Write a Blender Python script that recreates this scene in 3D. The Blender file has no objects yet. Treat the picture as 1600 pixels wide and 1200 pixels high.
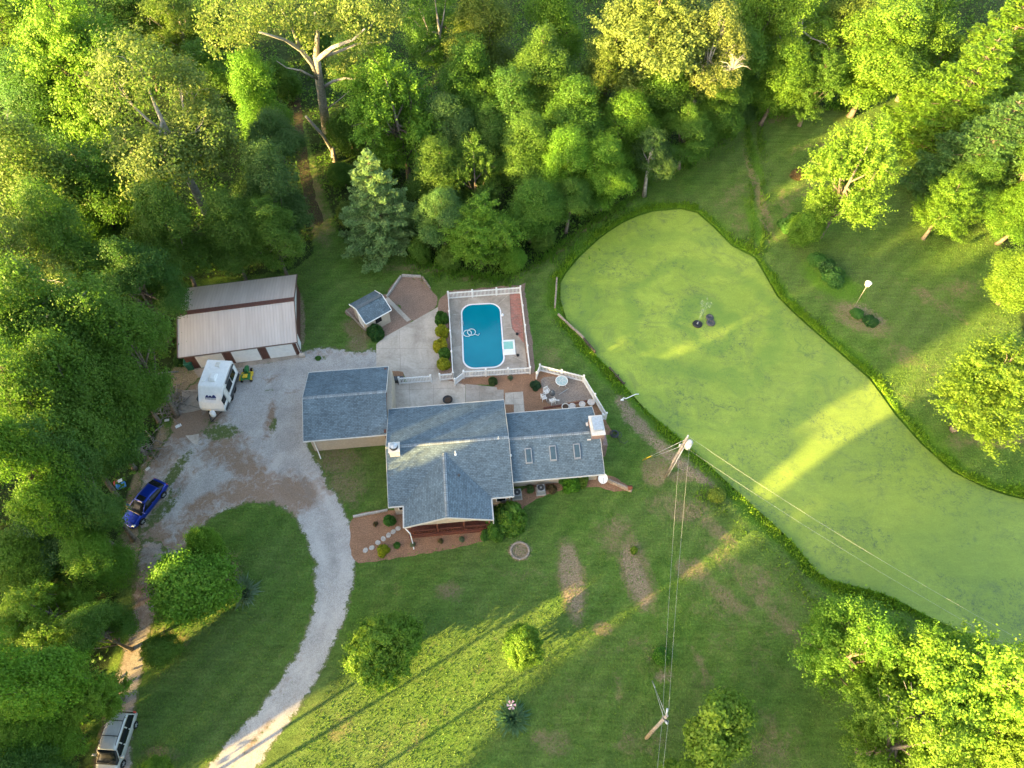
import bpy, bmesh, math, random
import numpy as np
from mathutils import Vector, Matrix
from mathutils.geometry import delaunay_2d_cdt

sc = bpy.context.scene
R = math.radians
# ------------------------------------------------------------------ camera, sky, sun, exposure
FPX, TH, CAMH = 1109.0, R(34), 59.0
cd = bpy.data.cameras.new('camera'); cam = bpy.data.objects.new('camera', cd)
sc.collection.objects.link(cam); sc.camera = cam
cd.sensor_width = 36; cd.lens = 36 * FPX / 1600; cd.clip_end = 3000; cd.clip_start = .5
cam.location = (0, 0, CAMH); cam.rotation_euler = (TH, 0, 0)
SUN_AZ, SUN_EL = R(32), R(12)            # direction the light travels over the ground; height of the sun
w = bpy.data.worlds.new('World'); sc.world = w; w.use_nodes = True
nt = w.node_tree; bg = nt.nodes['Background']
sky = nt.nodes.new('ShaderNodeTexSky'); sky.sky_type = 'NISHITA'; sky.sun_disc = False
sky.sun_elevation = SUN_EL; sky.sun_rotation = math.atan2(-math.cos(SUN_AZ), -math.sin(SUN_AZ))
sky.air_density = 1.0; sky.dust_density = 4.0; sky.ozone_density = 0.3
nt.links.new(sky.outputs[0], bg.inputs[0]); bg.inputs[1].default_value = 0.10
sd = bpy.data.lights.new('sun', 'SUN'); sun = bpy.data.objects.new('sun', sd); sc.collection.objects.link(sun)
sd.energy = 5.0; sd.angle = R(0.6); sd.color = (1.0, .68, .22)
ldir = Vector((math.cos(SUN_AZ) * math.cos(SUN_EL), math.sin(SUN_AZ) * math.cos(SUN_EL), -math.sin(SUN_EL)))
sun.rotation_euler = ldir.to_track_quat('-Z', 'Y').to_euler()
sc.view_settings.view_transform = 'Standard'; sc.view_settings.look = 'None'
sc.view_settings.gamma = 1; sc.view_settings.exposure = 3.15
sc.cycles.max_bounces = 6; sc.cycles.diffuse_bounces = 3; sc.cycles.transmission_bounces = 4
sc.cycles.transparent_max_bounces = 8; sc.cycles.use_denoising = True

# ------------------------------------------------------------------ measuring: a point of the ground (or of height z) seen at photo position px, py
def G(px, py, z=0.0):
    x = (px - 800) / FPX; y = (py - 600) / FPX
    s, c = math.sin(TH), math.cos(TH); k = (CAMH - z) / (c + y * s)
    return Vector((x * k, k * (s - y * c), z))
def depth(px, py, z=0.0):
    y = (py - 600) / FPX; return (CAMH - z) / (math.cos(TH) + y * math.sin(TH))
class Frame:
    def __init__(s, o, ang): s.o = Vector((o[0], o[1], 0)); s.a = ang; s.c, s.s = math.cos(ang), math.sin(ang)
    def w(s, a, b, z=0): return Vector((s.o.x + a * s.c - b * s.s, s.o.y + a * s.s + b * s.c, z))
    def l(s, px, py, z=0):
        d = G(px, py, z) - s.o; return (d.x * s.c + d.y * s.s, -d.x * s.s + d.y * s.c)

# ------------------------------------------------------------------ tagging
def tag(o, label=None, cat=None, group=None, kind=None):
    if label: o['label'] = label
    if cat: o['category'] = cat
    if group: o['group'] = group
    if kind: o['kind'] = kind
    return o
def empty(name, loc, rz=0, label=None, cat=None, group=None):
    o = bpy.data.objects.new(name, None); sc.collection.objects.link(o)
    o.location = loc; o.rotation_euler = (0, 0, rz); o.empty_display_size = .3
    return tag(o, label, cat, group)
def copy_tree(o, parent=None):
    c = o.copy(); sc.collection.objects.link(c); c.parent = parent
    for ch in list(o.children): copy_tree(ch, c)
    return c

# ------------------------------------------------------------------ materials
class NT:
    def __init__(s, name, rough=.9, spec=.3):
        s.m = bpy.data.materials.new(name); s.m.use_nodes = True; s.t = s.m.node_tree; s.n = s.t.nodes; s.L = s.t.links
        s.b = s.n['Principled BSDF']; s.b.inputs['Roughness'].default_value = rough
        s.b.inputs['Specular IOR Level'].default_value = spec
        s.tc = s.n.new('ShaderNodeTexCoord'); s.obj = s.tc.outputs['Object']
        s.geo = s.n.new('ShaderNodeNewGeometry'); s.pos = s.geo.outputs['Position']
    def noise(s, scale, detail=4, rough=.6, dist=0, vec=None, out=0):
        k = s.n.new('ShaderNodeTexNoise'); k.inputs['Scale'].default_value = scale; k.inputs['Detail'].default_value = detail
        k.inputs['Roughness'].default_value = rough; k.inputs['Distortion'].default_value = dist
        s.L.new(vec or s.pos, k.inputs['Vector']); return k.outputs[out]
    def voro(s, scale, vec=None, feat='F1', out='Distance'):
        k = s.n.new('ShaderNodeTexVoronoi'); k.feature = feat; k.inputs['Scale'].default_value = scale
        s.L.new(vec or s.pos, k.inputs['Vector']); return k.outputs[out]
    def ramp(s, f, stops):
        k = s.n.new('ShaderNodeValToRGB'); e = k.color_ramp.elements
        while len(e) < len(stops): e.new(.5)
        for i, (p, c) in enumerate(stops):
            e[i].position = p; e[i].color = (c, c, c, 1) if isinstance(c, (int, float)) else (*c, 1)
        s.L.new(f, k.inputs[0]); return k.outputs[0]
    def mix(s, f, a, b, mode='MIX'):
        k = s.n.new('ShaderNodeMix'); k.data_type = 'RGBA'; k.blend_type = mode
        for i, v in ((0, f), (6, a), (7, b)):
            if isinstance(v, (int, float)): k.inputs[i].default_value = v
            elif isinstance(v, tuple): k.inputs[i].default_value = (*v[:3], 1)
            else: s.L.new(v, k.inputs[i])
        return k.outputs[2]
    def math(s, op, a, b=0.0):
        k = s.n.new('ShaderNodeMath'); k.operation = op
        for i, v in ((0, a), (1, b)):
            if isinstance(v, (int, float)): k.inputs[i].default_value = v
            else: s.L.new(v, k.inputs[i])
        return k.outputs[0]
    def mapping(s, scale=(1, 1, 1), rot=0, vec=None):
        k = s.n.new('ShaderNodeMapping'); k.inputs['Scale'].default_value = scale; k.inputs['Rotation'].default_value = (0, 0, rot)
        s.L.new(vec or s.pos, k.inputs['Vector']); return k.outputs[0]
    def attr(s, name):
        k = s.n.new('ShaderNodeAttribute'); k.attribute_name = name; return k.outputs['Fac']
    def bump(s, h, strength=.5, dist=.05):
        k = s.n.new('ShaderNodeBump'); k.inputs['Strength'].default_value = strength; k.inputs['Distance'].default_value = dist
        s.L.new(h, k.inputs['Height']); s.L.new(k.outputs[0], s.b.inputs['Normal'])
    def col(s, c):
        if isinstance(c, tuple): s.b.inputs['Base Color'].default_value = (*c, 1)
        else: s.L.new(c, s.b.inputs['Base Color'])
        return s.m
def plain(name, c, rough=.6, spec=.4, var=.12, scale=3.0, metal=0.0):
    k = NT(name, rough, spec); k.b.inputs['Metallic'].default_value = metal
    n = k.noise(scale, 5, .7)
    lo = tuple(v * (1 - var * 1.6) for v in c); hi = tuple(min(1, v * (1 + var)) for v in c)
    return k.col(k.ramp(n, [(.3, lo), (.7, hi)]))
M = {}
M['white'] = plain('white_paint', (.78, .78, .77), .5, .4, .06)
M['offwhite'] = plain('weathered_white', (.62, .60, .56), .6, .3, .12)
M['black'] = plain('black_plastic', (.02, .02, .022), .5, .4, .2)
M['darkglass'] = plain('dark_glass', (.010, .013, .016), .15, .25, .1)
M['brownwall'] = plain('brown_metal_wall', (.12, .055, .042), .6, .3, .15, 4)
M['browntrim'] = plain('brown_trim', (.16, .11, .09), .55, .3, .15, 3)
M['skyglass'] = plain('skylight_glass', (.06, .10, .125), .15, .4, .15)
M['trim'] = plain('weathered_trim', (.50, .49, .46), .6, .3, .12)
M['rubber'] = plain('rubber', (.018, .018, .018), .8, .2, .2)
M['green'] = plain('green_paint', (.02, .16, .045), .35, .5, .15)
M['yellow'] = plain('yellow_paint', (.65, .45, .02), .4, .5, .15)
M['bin'] = plain('green_bin_plastic', (.01, .11, .07), .5, .4, .15)
M['steel'] = plain('galvanised_steel', (.5, .53, .55), .4, .5, .15, 6, .6)
M['grey'] = plain('grey_metal', (.28, .29, .30), .5, .4, .12, 6)
M['darkgrey'] = plain('dark_grey_metal', (.06, .065, .07), .5, .4, .2, 6)
M['pole'] = plain('weathered_pole_wood', (.33, .29, .25), .9, .2, .3, 5)
M['timber'] = plain('weathered_timber', (.30, .25, .20), .9, .2, .3, 6)
M['darktimber'] = plain('dark_timber', (.07, .06, .045), .9, .2, .3, 6)
M['redwood'] = plain('redwood_stain', (.13, .045, .03), .7, .3, .25, 6)
M['siding'] = plain('tan_siding', (.42, .36, .29), .7, .3, .1, 5)
M['wire'] = plain('aluminium_wire', (.5, .5, .48), .5, .5, .05)
M['blue'] = plain('blue_plastic', (.05, .25, .6), .4, .5, .1)
M['red'] = plain('red_plastic', (.5, .06, .04), .4, .5, .1)
M['pink'] = plain('pink_petals', (.62, .40, .42), .6, .3, .2, 8)
M['stone'] = plain('pale_stone', (.42, .40, .37), .9, .2, .25, 7)
M['bluepool'] = plain('pale_hose_plastic', (.55, .68, .70), .4, .5, .08)
M['terracotta'] = plain('pot_soil', (.08, .055, .04), .95, .1, .3, 9)
M['petal'] = plain('pale_planter', (.55, .50, .46), .7, .3, .2, 9)

def brick_mat(name, c1, c2, mortar, scale, bw, rh):
    k = NT(name, .85, .2)
    t = k.n.new('ShaderNodeTexBrick'); t.inputs['Scale'].default_value = scale
    t.inputs['Color1'].default_value = (*c1, 1); t.inputs['Color2'].default_value = (*c2, 1); t.inputs['Mortar'].default_value = (*mortar, 1)
    t.inputs['Brick Width'].default_value = bw; t.inputs['Row Height'].default_value = rh; t.inputs['Mortar Size'].default_value = .012
    uv = k.n.new('ShaderNodeUVMap'); k.L.new(uv.outputs[0], t.inputs['Vector'])
    n = k.noise(1.2, 5, .7); n2 = k.noise(9, 3, .6)
    c = k.mix(.5, t.outputs['Color'], k.ramp(n, [(.3, (.30, .30, .30)), (.7, (.72, .72, .72))]), 'OVERLAY')
    c = k.mix(.5, c, k.ramp(n2, [(.3, (.3, .3, .3)), (.7, (.7, .7, .7))]), 'OVERLAY')
    return k.col(c)
M['brick'] = brick_mat('red_brick', (.28, .13, .09), (.20, .10, .08), (.35, .32, .3), 1, .22, .075)
M['paver'] = brick_mat('pink_brick_paving', (.36, .15, .12), (.24, .13, .11), (.30, .22, .19), 1, .45, .22)

def shingle(name, base):
    k = NT(name, .85, .25)
    uv = k.n.new('ShaderNodeUVMap').outputs[0]
    t = k.n.new('ShaderNodeTexBrick'); t.inputs['Scale'].default_value = 1; k.L.new(uv, t.inputs['Vector'])
    lo = tuple(v * .78 for v in base); hi = tuple(v * 1.22 for v in base)
    t.inputs['Color1'].default_value = (*lo, 1); t.inputs['Color2'].default_value = (*hi, 1)
    t.inputs['Mortar'].default_value = (*[v * .5 for v in base], 1)
    t.inputs['Brick Width'].default_value = .30; t.inputs['Row Height'].default_value = .15
    t.inputs['Mortar Size'].default_value = .02; t.inputs['Mortar Smooth'].default_value = .6; t.offset = .37
    n = k.noise(.5, 6, .7); n2 = k.noise(6.5, 3, .7)
    c = k.mix(.55, t.outputs['Color'], k.ramp(n, [(.3, .32), (.7, .62)]), 'OVERLAY')
    c = k.mix(.6, c, k.ramp(n2, [(.3, .32), (.7, .68)]), 'OVERLAY')
    k.bump(t.outputs['Fac'], -.4, .02)
    return k.col(c)
M['shingle'] = shingle('blue_grey_shingles', (.115, .160, .195))
M['ridgecap'] = shingle('ridge_shingles', (.23, .27, .30))

k = NT('ribbed_tan_metal', .45, .5)
uv = k.n.new('ShaderNodeUVMap').outputs[0]
sep = k.n.new('ShaderNodeSeparateXYZ'); k.L.new(uv, sep.inputs[0])
fr = k.math('FRACT', k.math('MULTIPLY', sep.outputs[0], 3.3))
rib = k.ramp(fr, [(0, 0), (.08, 1), (.2, 1), (.28, 0)])
mp = k.mapping((1.2, .12, 1), 0, uv)
c = k.mix(k.ramp(k.noise(1.6, 5, .6, 0, mp), [(.35, 0), (.7, 1)]), (.48, .41, .365), (.58, .51, .465))
c = k.mix(k.math('MULTIPLY', rib, .25), c, (.28, .23, .20))
k.bump(rib, .6, .04); M['tanmetal'] = k.col(c)

k = NT('concrete', .9, .2)
n = k.noise(.35, 6, .7, .6); n2 = k.noise(5, 4, .7)
c = k.ramp(n, [(.3, (.30, .255, .21)), (.5, (.45, .39, .325)), (.72, (.58, .51, .435))])
c = k.mix(.5, c, k.ramp(n2, [(.3, .38), (.7, .62)]), 'OVERLAY')
M['concrete'] = k.col(c)
k = NT('old_concrete', .9, .2)
n = k.noise(.6, 6, .7, .6); n2 = k.noise(6, 4, .7)
c = k.ramp(n, [(.3, (.22, .185, .15)), (.5, (.33, .285, .24)), (.72, (.43, .38, .33))])
M['oldconcrete'] = k.col(k.mix(.5, c, k.ramp(n2, [(.3, .38), (.7, .62)]), 'OVERLAY'))

def gravel(name, base, litter):
    k = NT(name, .95, .15)
    n = k.noise(.45, 6, .7, .5); v = k.voro(17, out='Color'); v2 = k.noise(22, 4, .8)
    c = k.ramp(n, [(.3, tuple(x * .80 for x in base)), (.7, tuple(min(1, x * 1.15) for x in base))])
    bw = k.n.new('ShaderNodeRGBToBW'); k.L.new(v, bw.inputs[0])
    c = k.mix(.8, c, k.ramp(bw.outputs[0], [(.15, .38), (.8, .62)]), 'OVERLAY')
    c = k.mix(.5, c, k.ramp(v2, [(.3, .34), (.7, .66)]), 'OVERLAY')
    lm = k.math('ADD', k.attr('litter'), k.math('MULTIPLY', k.math('SUBTRACT', k.noise(1.3, 7, .75, .8), .5), 1.9))
    lc = k.ramp(k.noise(8, 4, .8), [(.3, tuple(x * .45 for x in litter)), (.6, litter), (.75, tuple(min(1, x * 1.5) for x in litter))])
    c = k.mix(k.ramp(lm, [(.34, 0), (.78, .85)]), c, lc)
    c = k.mix(k.math('MULTIPLY', k.attr('rut'), .5), c, tuple(min(1, x * 1.35) for x in base)); c = k.mix(k.math('MULTIPLY', k.attr('mid'), .45), c, tuple(x * .55 for x in base))
    gm = k.math('ADD', k.attr('weeds'), k.math('MULTIPLY', k.math('SUBTRACT', k.noise(2.2, 6, .8), .5), 2))
    c = k.mix(k.ramp(gm, [(.45, 0), (.65, 1)]), c, k.ramp(k.noise(7, 4, .8), [(.3, (.05, .085, .025)), (.7, (.15, .17, .06))]))
    k.bump(v2, .35, .03); return k.col(c)
M['gravel'] = gravel('pale_gravel', (.37, .352, .33), (.27, .175, .11))
M['lane'] = gravel('dirt_lane', (.30, .265, .235), (.20, .13, .09))
def mulch(name, base):
    k = NT(name, .95, .1)
    n = k.noise(9, 5, .85); n2 = k.noise(.8, 5, .7)
    c = k.ramp(n, [(.28, tuple(x * .4 for x in base)), (.5, base), (.72, tuple(min(1, x * 1.7) for x in base))])
    c = k.mix(.5, c, k.ramp(n2, [(.3, .36), (.7, .62)]), 'OVERLAY')
    k.bump(n, .8, .06); return k.col(c)
M['mulch'] = mulch('wood_mulch', (.27, .155, .095))
M['pinkmulch'] = mulch('pinkish_mulch', (.27, .185, .14))
M['greymulch'] = mulch('grey_slate_paving', (.24, .20, .17))
M['pathdirt'] = mulch('forest_path_dirt', (.065, .055, .032))

# lawn / forest floor
k = NT('lawn_and_forest_floor', .95, .1)
fine = k.noise(5.5, 6, .85); mid = k.noise(.55, 7, .72, .4); big = k.noise(.085, 4, .6, .5)
st = k.noise(1.0, 5, .7, 0, k.mapping((.35, 2.2, 1), R(28)))
g = k.ramp(mid, [(.28, (.062, .140, .020)), (.5, (.100, .190, .030)), (.75, (.158, .228, .048))])
g = k.mix(k.ramp(big, [(.35, 0), (.65, .6)]), g, (.125, .168, .058))
wv_ = k.n.new('ShaderNodeTexWave'); wv_.inputs['Scale'].default_value = .16; wv_.inputs['Distortion'].default_value = 7; wv_.inputs['Detail'].default_value = 3; wv_.inputs['Detail Scale'].default_value = .35
k.L.new(k.mapping((1, 1, 1), R(40)), wv_.inputs['Vector'])
g = k.mix(.28, g, k.ramp(wv_.outputs['Fac'], [(.2, .38), (.8, .62)]), 'OVERLAY')
g = k.mix(.55, g, k.ramp(st, [(.3, .30), (.7, .70)]), 'OVERLAY')
g = k.mix(.9, g, k.ramp(fine, [(.30, .20), (.70, .80)]), 'OVERLAY')
wm = k.math('ADD', k.math('MULTIPLY', k.attr('worn'), 1.35), k.math('MULTIPLY', k.math('SUBTRACT', k.noise(.9, 8, .78, .7), .5), 1.7))
straw = k.ramp(k.noise(6, 5, .85), [(.3, (.11, .10, .045)), (.5, (.23, .19, .10)), (.72, (.36, .30, .20))])
ws = k.math('MULTIPLY', k.ramp(k.noise(.32, 6, .72, .6), [(.50, 0), (.66, .24)]), 1.0); wm = k.math('ADD', wm, ws)
g = k.mix(k.ramp(wm, [(.30, 0), (.72, .85)]), g, straw)
dm = k.math('ADD', k.attr('dirt'), k.math('MULTIPLY', k.math('SUBTRACT', k.noise(1.4, 8, .8, .7), .5), 1.5))
dirt = k.ramp(k.noise(7, 5, .85), [(.3, (.13, .10, .06)), (.5, (.30, .235, .15)), (.72, (.50, .41, .28))])
g = k.mix(k.ramp(dm, [(.36, 0), (.62, 1)]), g, dirt)
dk = k.math('ADD', k.attr('lush'), k.math('MULTIPLY', k.math('SUBTRACT', k.noise(1.2, 6, .75), .5), 1.0))
g = k.mix(k.ramp(dk, [(.35, 0), (.7, .85)]), g, k.ramp(k.noise(4.5, 5, .8), [(.3, (.06, .15, .012)), (.7, (.14, .29, .025))]))
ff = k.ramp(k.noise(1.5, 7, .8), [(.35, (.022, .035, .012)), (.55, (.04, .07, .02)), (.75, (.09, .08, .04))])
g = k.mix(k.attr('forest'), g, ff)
k.bump(fine, 1.0, .22); M['lawn'] = k.col(g)

# duckweed covered water
k = NT('duckweed_water', .6, .35)
warp = k.noise(.05, 3, .5, 1.5, None, 1)
vadd = k.n.new('ShaderNodeVectorMath'); vadd.operation = 'MULTIPLY_ADD'; k.L.new(warp, vadd.inputs[0]); vadd.inputs[1].default_value = (16, 16, 0); k.L.new(k.pos, vadd.inputs[2])
wv = vadd.outputs[0]
a = k.noise(.11, 5, .6, .6, wv); b = k.noise(2.2, 7, .85); d = k.noise(.28, 8, .78, 1.2, wv); mot = k.noise(7, 4, .85)
c = k.ramp(a, [(.32, (.165, .250, .034)), (.5, (.220, .310, .038)), (.68, (.275, .365, .048))])
c = k.mix(.4, c, k.ramp(b, [(.3, .38), (.7, .62)]), 'OVERLAY')
c = k.mix(.7, c, k.ramp(mot, [(.3, .3), (.7, .7)]), 'OVERLAY')
blot = k.ramp(d, [(.52, 0), (.66, .7)])
c = k.mix(blot, c, (.115, .165, .048))
sp = k.math('MULTIPLY', k.ramp(b, [(.56, 0), (.68, 1)]), k.ramp(k.noise(.13, 4, .6, 1), [(.46, 0), (.66, .75)]))
c = k.mix(sp, c, (.035, .085, .040))
cr = k.math('MULTIPLY', k.ramp(k.noise(.20, 3, .5, .8, wv), [(.493, 0), (.5, .5), (.507, 0)]), k.ramp(k.noise(.1, 3, .5), [(.5, 0), (.65, 1)]))
c = k.mix(cr, c, (.050, .115, .035))
gs = k.n.new('ShaderNodeSeparateXYZ'); k.L.new(k.pos, gs.inputs[0])
thin = k.ramp(k.math('DIVIDE', k.math('SUBTRACT', k.math('SUBTRACT', k.math('ADD', gs.outputs[0], k.math('MULTIPLY', k.noise(.12, 4, .6, .8), 14)), k.math('MULTIPLY', gs.outputs[1], .6)), -12.0), 46.0), [(.15, 0), (.7, .55)])
c = k.mix(k.math('MULTIPLY', thin, .7), c, (.130, .200, .045))
fine_ = k.ramp(k.noise(2.0, 10, .95), [(.50, 0), (.585, .9)]); c = k.mix(k.math('MULTIPLY', fine_, k.ramp(k.noise(.16, 5, .7, 1), [(.44, 0), (.58, 1)])), c, (.050, .085, .048))
str_ = k.noise(1.0, 7, .8, .5, k.mapping((.5, 1.6, 1), R(-35)))
c = k.mix(.5, c, k.ramp(str_, [(.3, .38), (.7, .62)]), 'OVERLAY')
# rings of thinned weed pushed about by the fountain
fc = G(1100, 500)
vs = k.n.new('ShaderNodeVectorMath'); vs.operation = 'DISTANCE'; k.L.new(k.pos, vs.inputs[0]); vs.inputs[1].default_value = (fc.x, fc.y, -.28)
dist = vs.outputs['Value']; dn = k.math('ADD', dist, k.math('MULTIPLY', k.noise(.18, 5, .6, .8), 9))
ring = k.math('SINE', k.math('MULTIPLY', dn, 1.15))
ringm = k.math('MULTIPLY', k.ramp(k.math('DIVIDE', dist, 18.0), [(0, 1), (.15, .9), (.7, .5), (1, 0)]), k.ramp(ring, [(.0, 0), (1, .55)]))
c = k.mix(ringm, c, (.090, .190, .030))
k.bump(mot, .3, .03)
M['pond'] = k.col(c)

def leafmat(name):
    k = NT(name, .55, .25)
    oi = k.n.new('ShaderNodeObjectInfo')
    rnd = k.geo.outputs['Random Per Island']
    n = k.noise(.55, 3, .6, 0)
    hsv = k.n.new('ShaderNodeHueSaturation')
    k.L.new(oi.outputs['Color'], hsv.inputs['Color'])
    hsv.inputs['Hue'].default_value = .5
    k.L.new(k.math('ADD', .478, k.math('MULTIPLY', n, .044)), hsv.inputs['Hue'])
    k.L.new(k.math('ADD', k.math('MULTIPLY', k.noise(1.5, 3, .6), .5), k.math('ADD', .50, k.math('MULTIPLY', rnd, .50))), hsv.inputs['Value'])
    c = hsv.outputs[0]
    c = k.mix(k.ramp(rnd, [(.92, 0), (1, .45)]), c, (.18, .22, .045))
    k.L.new(c, k.b.inputs['Base Color'])
    tr = k.n.new('ShaderNodeBsdfTranslucent')
    tc = k.mix(.5, c, (.15, .34, .025)); k.L.new(tc, tr.inputs['Color'])
    ms = k.n.new('ShaderNodeMixShader'); ms.inputs[0].default_value = .45
    k.L.new(k.b.outputs[0], ms.inputs[1]); k.L.new(tr.outputs[0], ms.inputs[2])
    k.L.new(ms.outputs[0], k.n['Material Output'].inputs[0]); return k.m
M['leaf'] = leafmat('leaves')
M['bark'] = plain('grey_bark', (.17, .145, .12), .95, .1, .35, 4)
M['palebark'] = plain('pale_bark', (.30, .29, .27), .9, .1, .3, 3)

# ------------------------------------------------------------------ mesh building
def addobj(name, me, parent=None, loc=None):
    o = bpy.data.objects.new(name, me); sc.collection.objects.link(o)
    if parent: o.parent = parent
    if loc is not None: o.location = loc
    return o
class MB:
    def __init__(s): s.v = []; s.f = []; s.uv = {}; s.sm = set()
    def face(s, pts, uv=None):
        i = len(s.v); s.v += [tuple(p) for p in pts]; s.f.append(tuple(range(i, i + len(pts))))
        if uv: s.uv[len(s.f) - 1] = uv
        return s
    def box(s, x0, x1, y0, y1, z0, z1, bev=0, M4=None):
        if bev > 0:
            b = bev; P = []
            zs = [(z0, b), (z0 + b, 0), (z1 - b, 0), (z1, b)]
            rings = []
            for z, q in zs:
                X0, X1, Y0, Y1 = x0 + q, x1 - q, y0 + q, y1 - q
                c = b * .7
                rings.append([(X0 + c, Y0, z), (X1 - c, Y0, z), (X1, Y0 + c, z), (X1, Y1 - c, z), (X1 - c, Y1, z), (X0 + c, Y1, z), (X0, Y1 - c, z), (X0, Y0 + c, z)])
            s.loft(rings, True, M4); return s
        p = [(x0, y0, z0), (x1, y0, z0), (x1, y1, z0), (x0, y1, z0), (x0, y0, z1), (x1, y0, z1), (x1, y1, z1), (x0, y1, z1)]
        if M4 is not None: p = [M4 @ Vector(q) for q in p]
        for q in ((0, 3, 2, 1), (4, 5, 6, 7), (0, 1, 5, 4), (1, 2, 6, 5), (2, 3, 7, 6), (3, 0, 4, 7)):
            pts = [p[j] for j in q]
            e = (Vector(pts[1]) - Vector(pts[0])).length; h = (Vector(pts[2]) - Vector(pts[1])).length
            s.face(pts, [(0, 0), (e, 0), (e, h), (0, h)])
        return s
    def loft(s, rings, caps=True, M4=None, smooth=False):
        i = len(s.v); n = len(rings[0])
        for r in rings: s.v += [tuple(M4 @ Vector(q)) if M4 is not None else tuple(q) for q in r]
        for a in range(len(rings) - 1):
            for j in range(n):
                s.f.append((i + a * n + j, i + a * n + (j + 1) % n, i + (a + 1) * n + (j + 1) % n, i + (a + 1) * n + j))
                if smooth: s.sm.add(len(s.f) - 1)
        if caps:
            s.f.append(tuple(i + j for j in reversed(range(n)))); s.f.append(tuple(i + (len(rings) - 1) * n + j for j in range(n)))
        return s
    def tube(s, pts, rad, n=8, caps=True, smooth=True):
        pts = [Vector(p) for p in pts]; rings = []
        if isinstance(rad, (int, float)): rad = [rad] * len(pts)
        up = None
        for k_, p in enumerate(pts):
            d = (pts[min(k_ + 1, len(pts) - 1)] - pts[max(k_ - 1, 0)]).normalized()
            if up is None: up = Vector((0, 0, 1)) if abs(d.z) < .9 else Vector((1, 0, 0))
            a = d.cross(up).normalized(); b = a.cross(d).normalized(); up = b
            rings.append([p + (a * math.cos(t) + b * math.sin(t)) * rad[k_] for t in [2 * math.pi * j / n for j in range(n)]])
        return s.loft(rings, caps, None, smooth)
    def disc(s, c, r, z0, z1, n=24, sy=1, taper=1.0):
        return s.loft([[(c[0] + r * q * math.cos(2 * math.pi * j / n), c[1] + r * q * sy * math.sin(2 * math.pi * j / n), z) for j in range(n)] for z, q in ((z0, 1), (z1, taper))])
    def torus(s, c, r, t, n=24, m=6, z=0, M4=None):
        i = len(s.v)
        for a in range(n):
            A = 2 * math.pi * a / n
            for b in range(m):
                B = 2 * math.pi * b / m; q = Vector((c[0] + (r + t * math.cos(B)) * math.cos(A), c[1] + (r + t * math.cos(B)) * math.sin(A), z + t * math.sin(B)))
                s.v.append(tuple(M4 @ q) if M4 is not None else tuple(q))
        for a in range(n):
            for b in range(m):
                s.f.append((i + a * m + b, i + ((a + 1) % n) * m + b, i + ((a + 1) % n) * m + (b + 1) % m, i + a * m + (b + 1) % m)); s.sm.add(len(s.f) - 1)
        return s
    def build(s, name, mat, parent=None, origin=None):
        me = bpy.data.meshes.new(name); v = s.v
        if origin is not None: v = [(p[0] - origin[0], p[1] - origin[1], p[2] - origin[2]) for p in v]
        me.from_pydata(v, [], s.f); me.materials.append(mat)
        if s.uv:
            ul = me.uv_layers.new(name='UVMap')
            for pi, u in s.uv.items():
                p = me.polygons[pi]
                for j, li in enumerate(p.loop_indices): ul.data[li].uv = u[j]
        for i in s.sm: me.polygons[i].use_smooth = True
        me.update()
        o = addobj(name, me, parent)
        if origin is not None: o.location = origin
        return o
def smooth_closed(pts, step=.6):
    n = len(pts); out = []
    for i in range(n):
        p0, p1, p2, p3 = [np.array(pts[(i + j) % n][:2]) for j in (-1, 0, 1, 2)]
        m = max(1, int(np.linalg.norm(p2 - p1) / step))
        for t in np.linspace(0, 1, m, endpoint=False):
            out.append(.5 * ((2 * p1) + (-p0 + p2) * t + (2 * p0 - 5 * p1 + 4 * p2 - p3) * t * t + (-p0 + 3 * p1 - 3 * p2 + p3) * t ** 3))
    return np.array(out)
def resample(pts, step=.5):
    out = []; n = len(pts)
    for i in range(n):
        a, b = np.array(pts[i][:2]), np.array(pts[(i + 1) % n][:2]); m = max(1, int(np.linalg.norm(b - a) / step))
        for t in np.linspace(0, 1, m, endpoint=False): out.append(a + (b - a) * t)
    return np.array(out)
def inside(P, poly):
    x, y = P[:, 0], P[:, 1]; r = np.zeros(len(P), bool); n = len(poly)
    for i in range(n):
        x1, y1 = poly[i][:2]; x2, y2 = poly[(i + 1) % n][:2]
        if y1 == y2: continue
        c = ((y1 > y) != (y2 > y)) & (x < (x2 - x1) * (y - y1) / (y2 - y1) + x1); r ^= c
    return r
def pdist(P, poly):
    d = np.full(len(P), 1e9); n = len(poly)
    for i in range(n):
        a = np.array(poly[i][:2]); b = np.array(poly[(i + 1) % n][:2]); ab = b - a; L = (ab @ ab) + 1e-9
        t = np.clip(((P - a) @ ab) / L, 0, 1); q = a + t[:, None] * ab
        d = np.minimum(d, np.hypot(*(P - q).T))
    return d
def px2w(L): return [tuple(G(x, y))[:2] for x, y in L]
def blobs(P, L):
    """soft patches given by photo position of their centre, their size in metres and turn"""
    v = np.zeros(len(P))
    for (px, py, rx, ry, rot, s) in L:
        c = G(px, py); dx, dy = P[:, 0] - c.x, P[:, 1] - c.y; ca, sa = math.cos(R(rot)), math.sin(R(rot))
        q = ((dx * ca + dy * sa) / rx) ** 2 + ((-dx * sa + dy * ca) / ry) ** 2
        v = np.maximum(v, s * np.exp(-q ** 1.5 * .7))
    return v
def setattr_(me, name, vals):
    a = me.attributes.new(name, 'FLOAT', 'POINT'); a.data.foreach_set('value', np.asarray(vals, np.float32))
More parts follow.
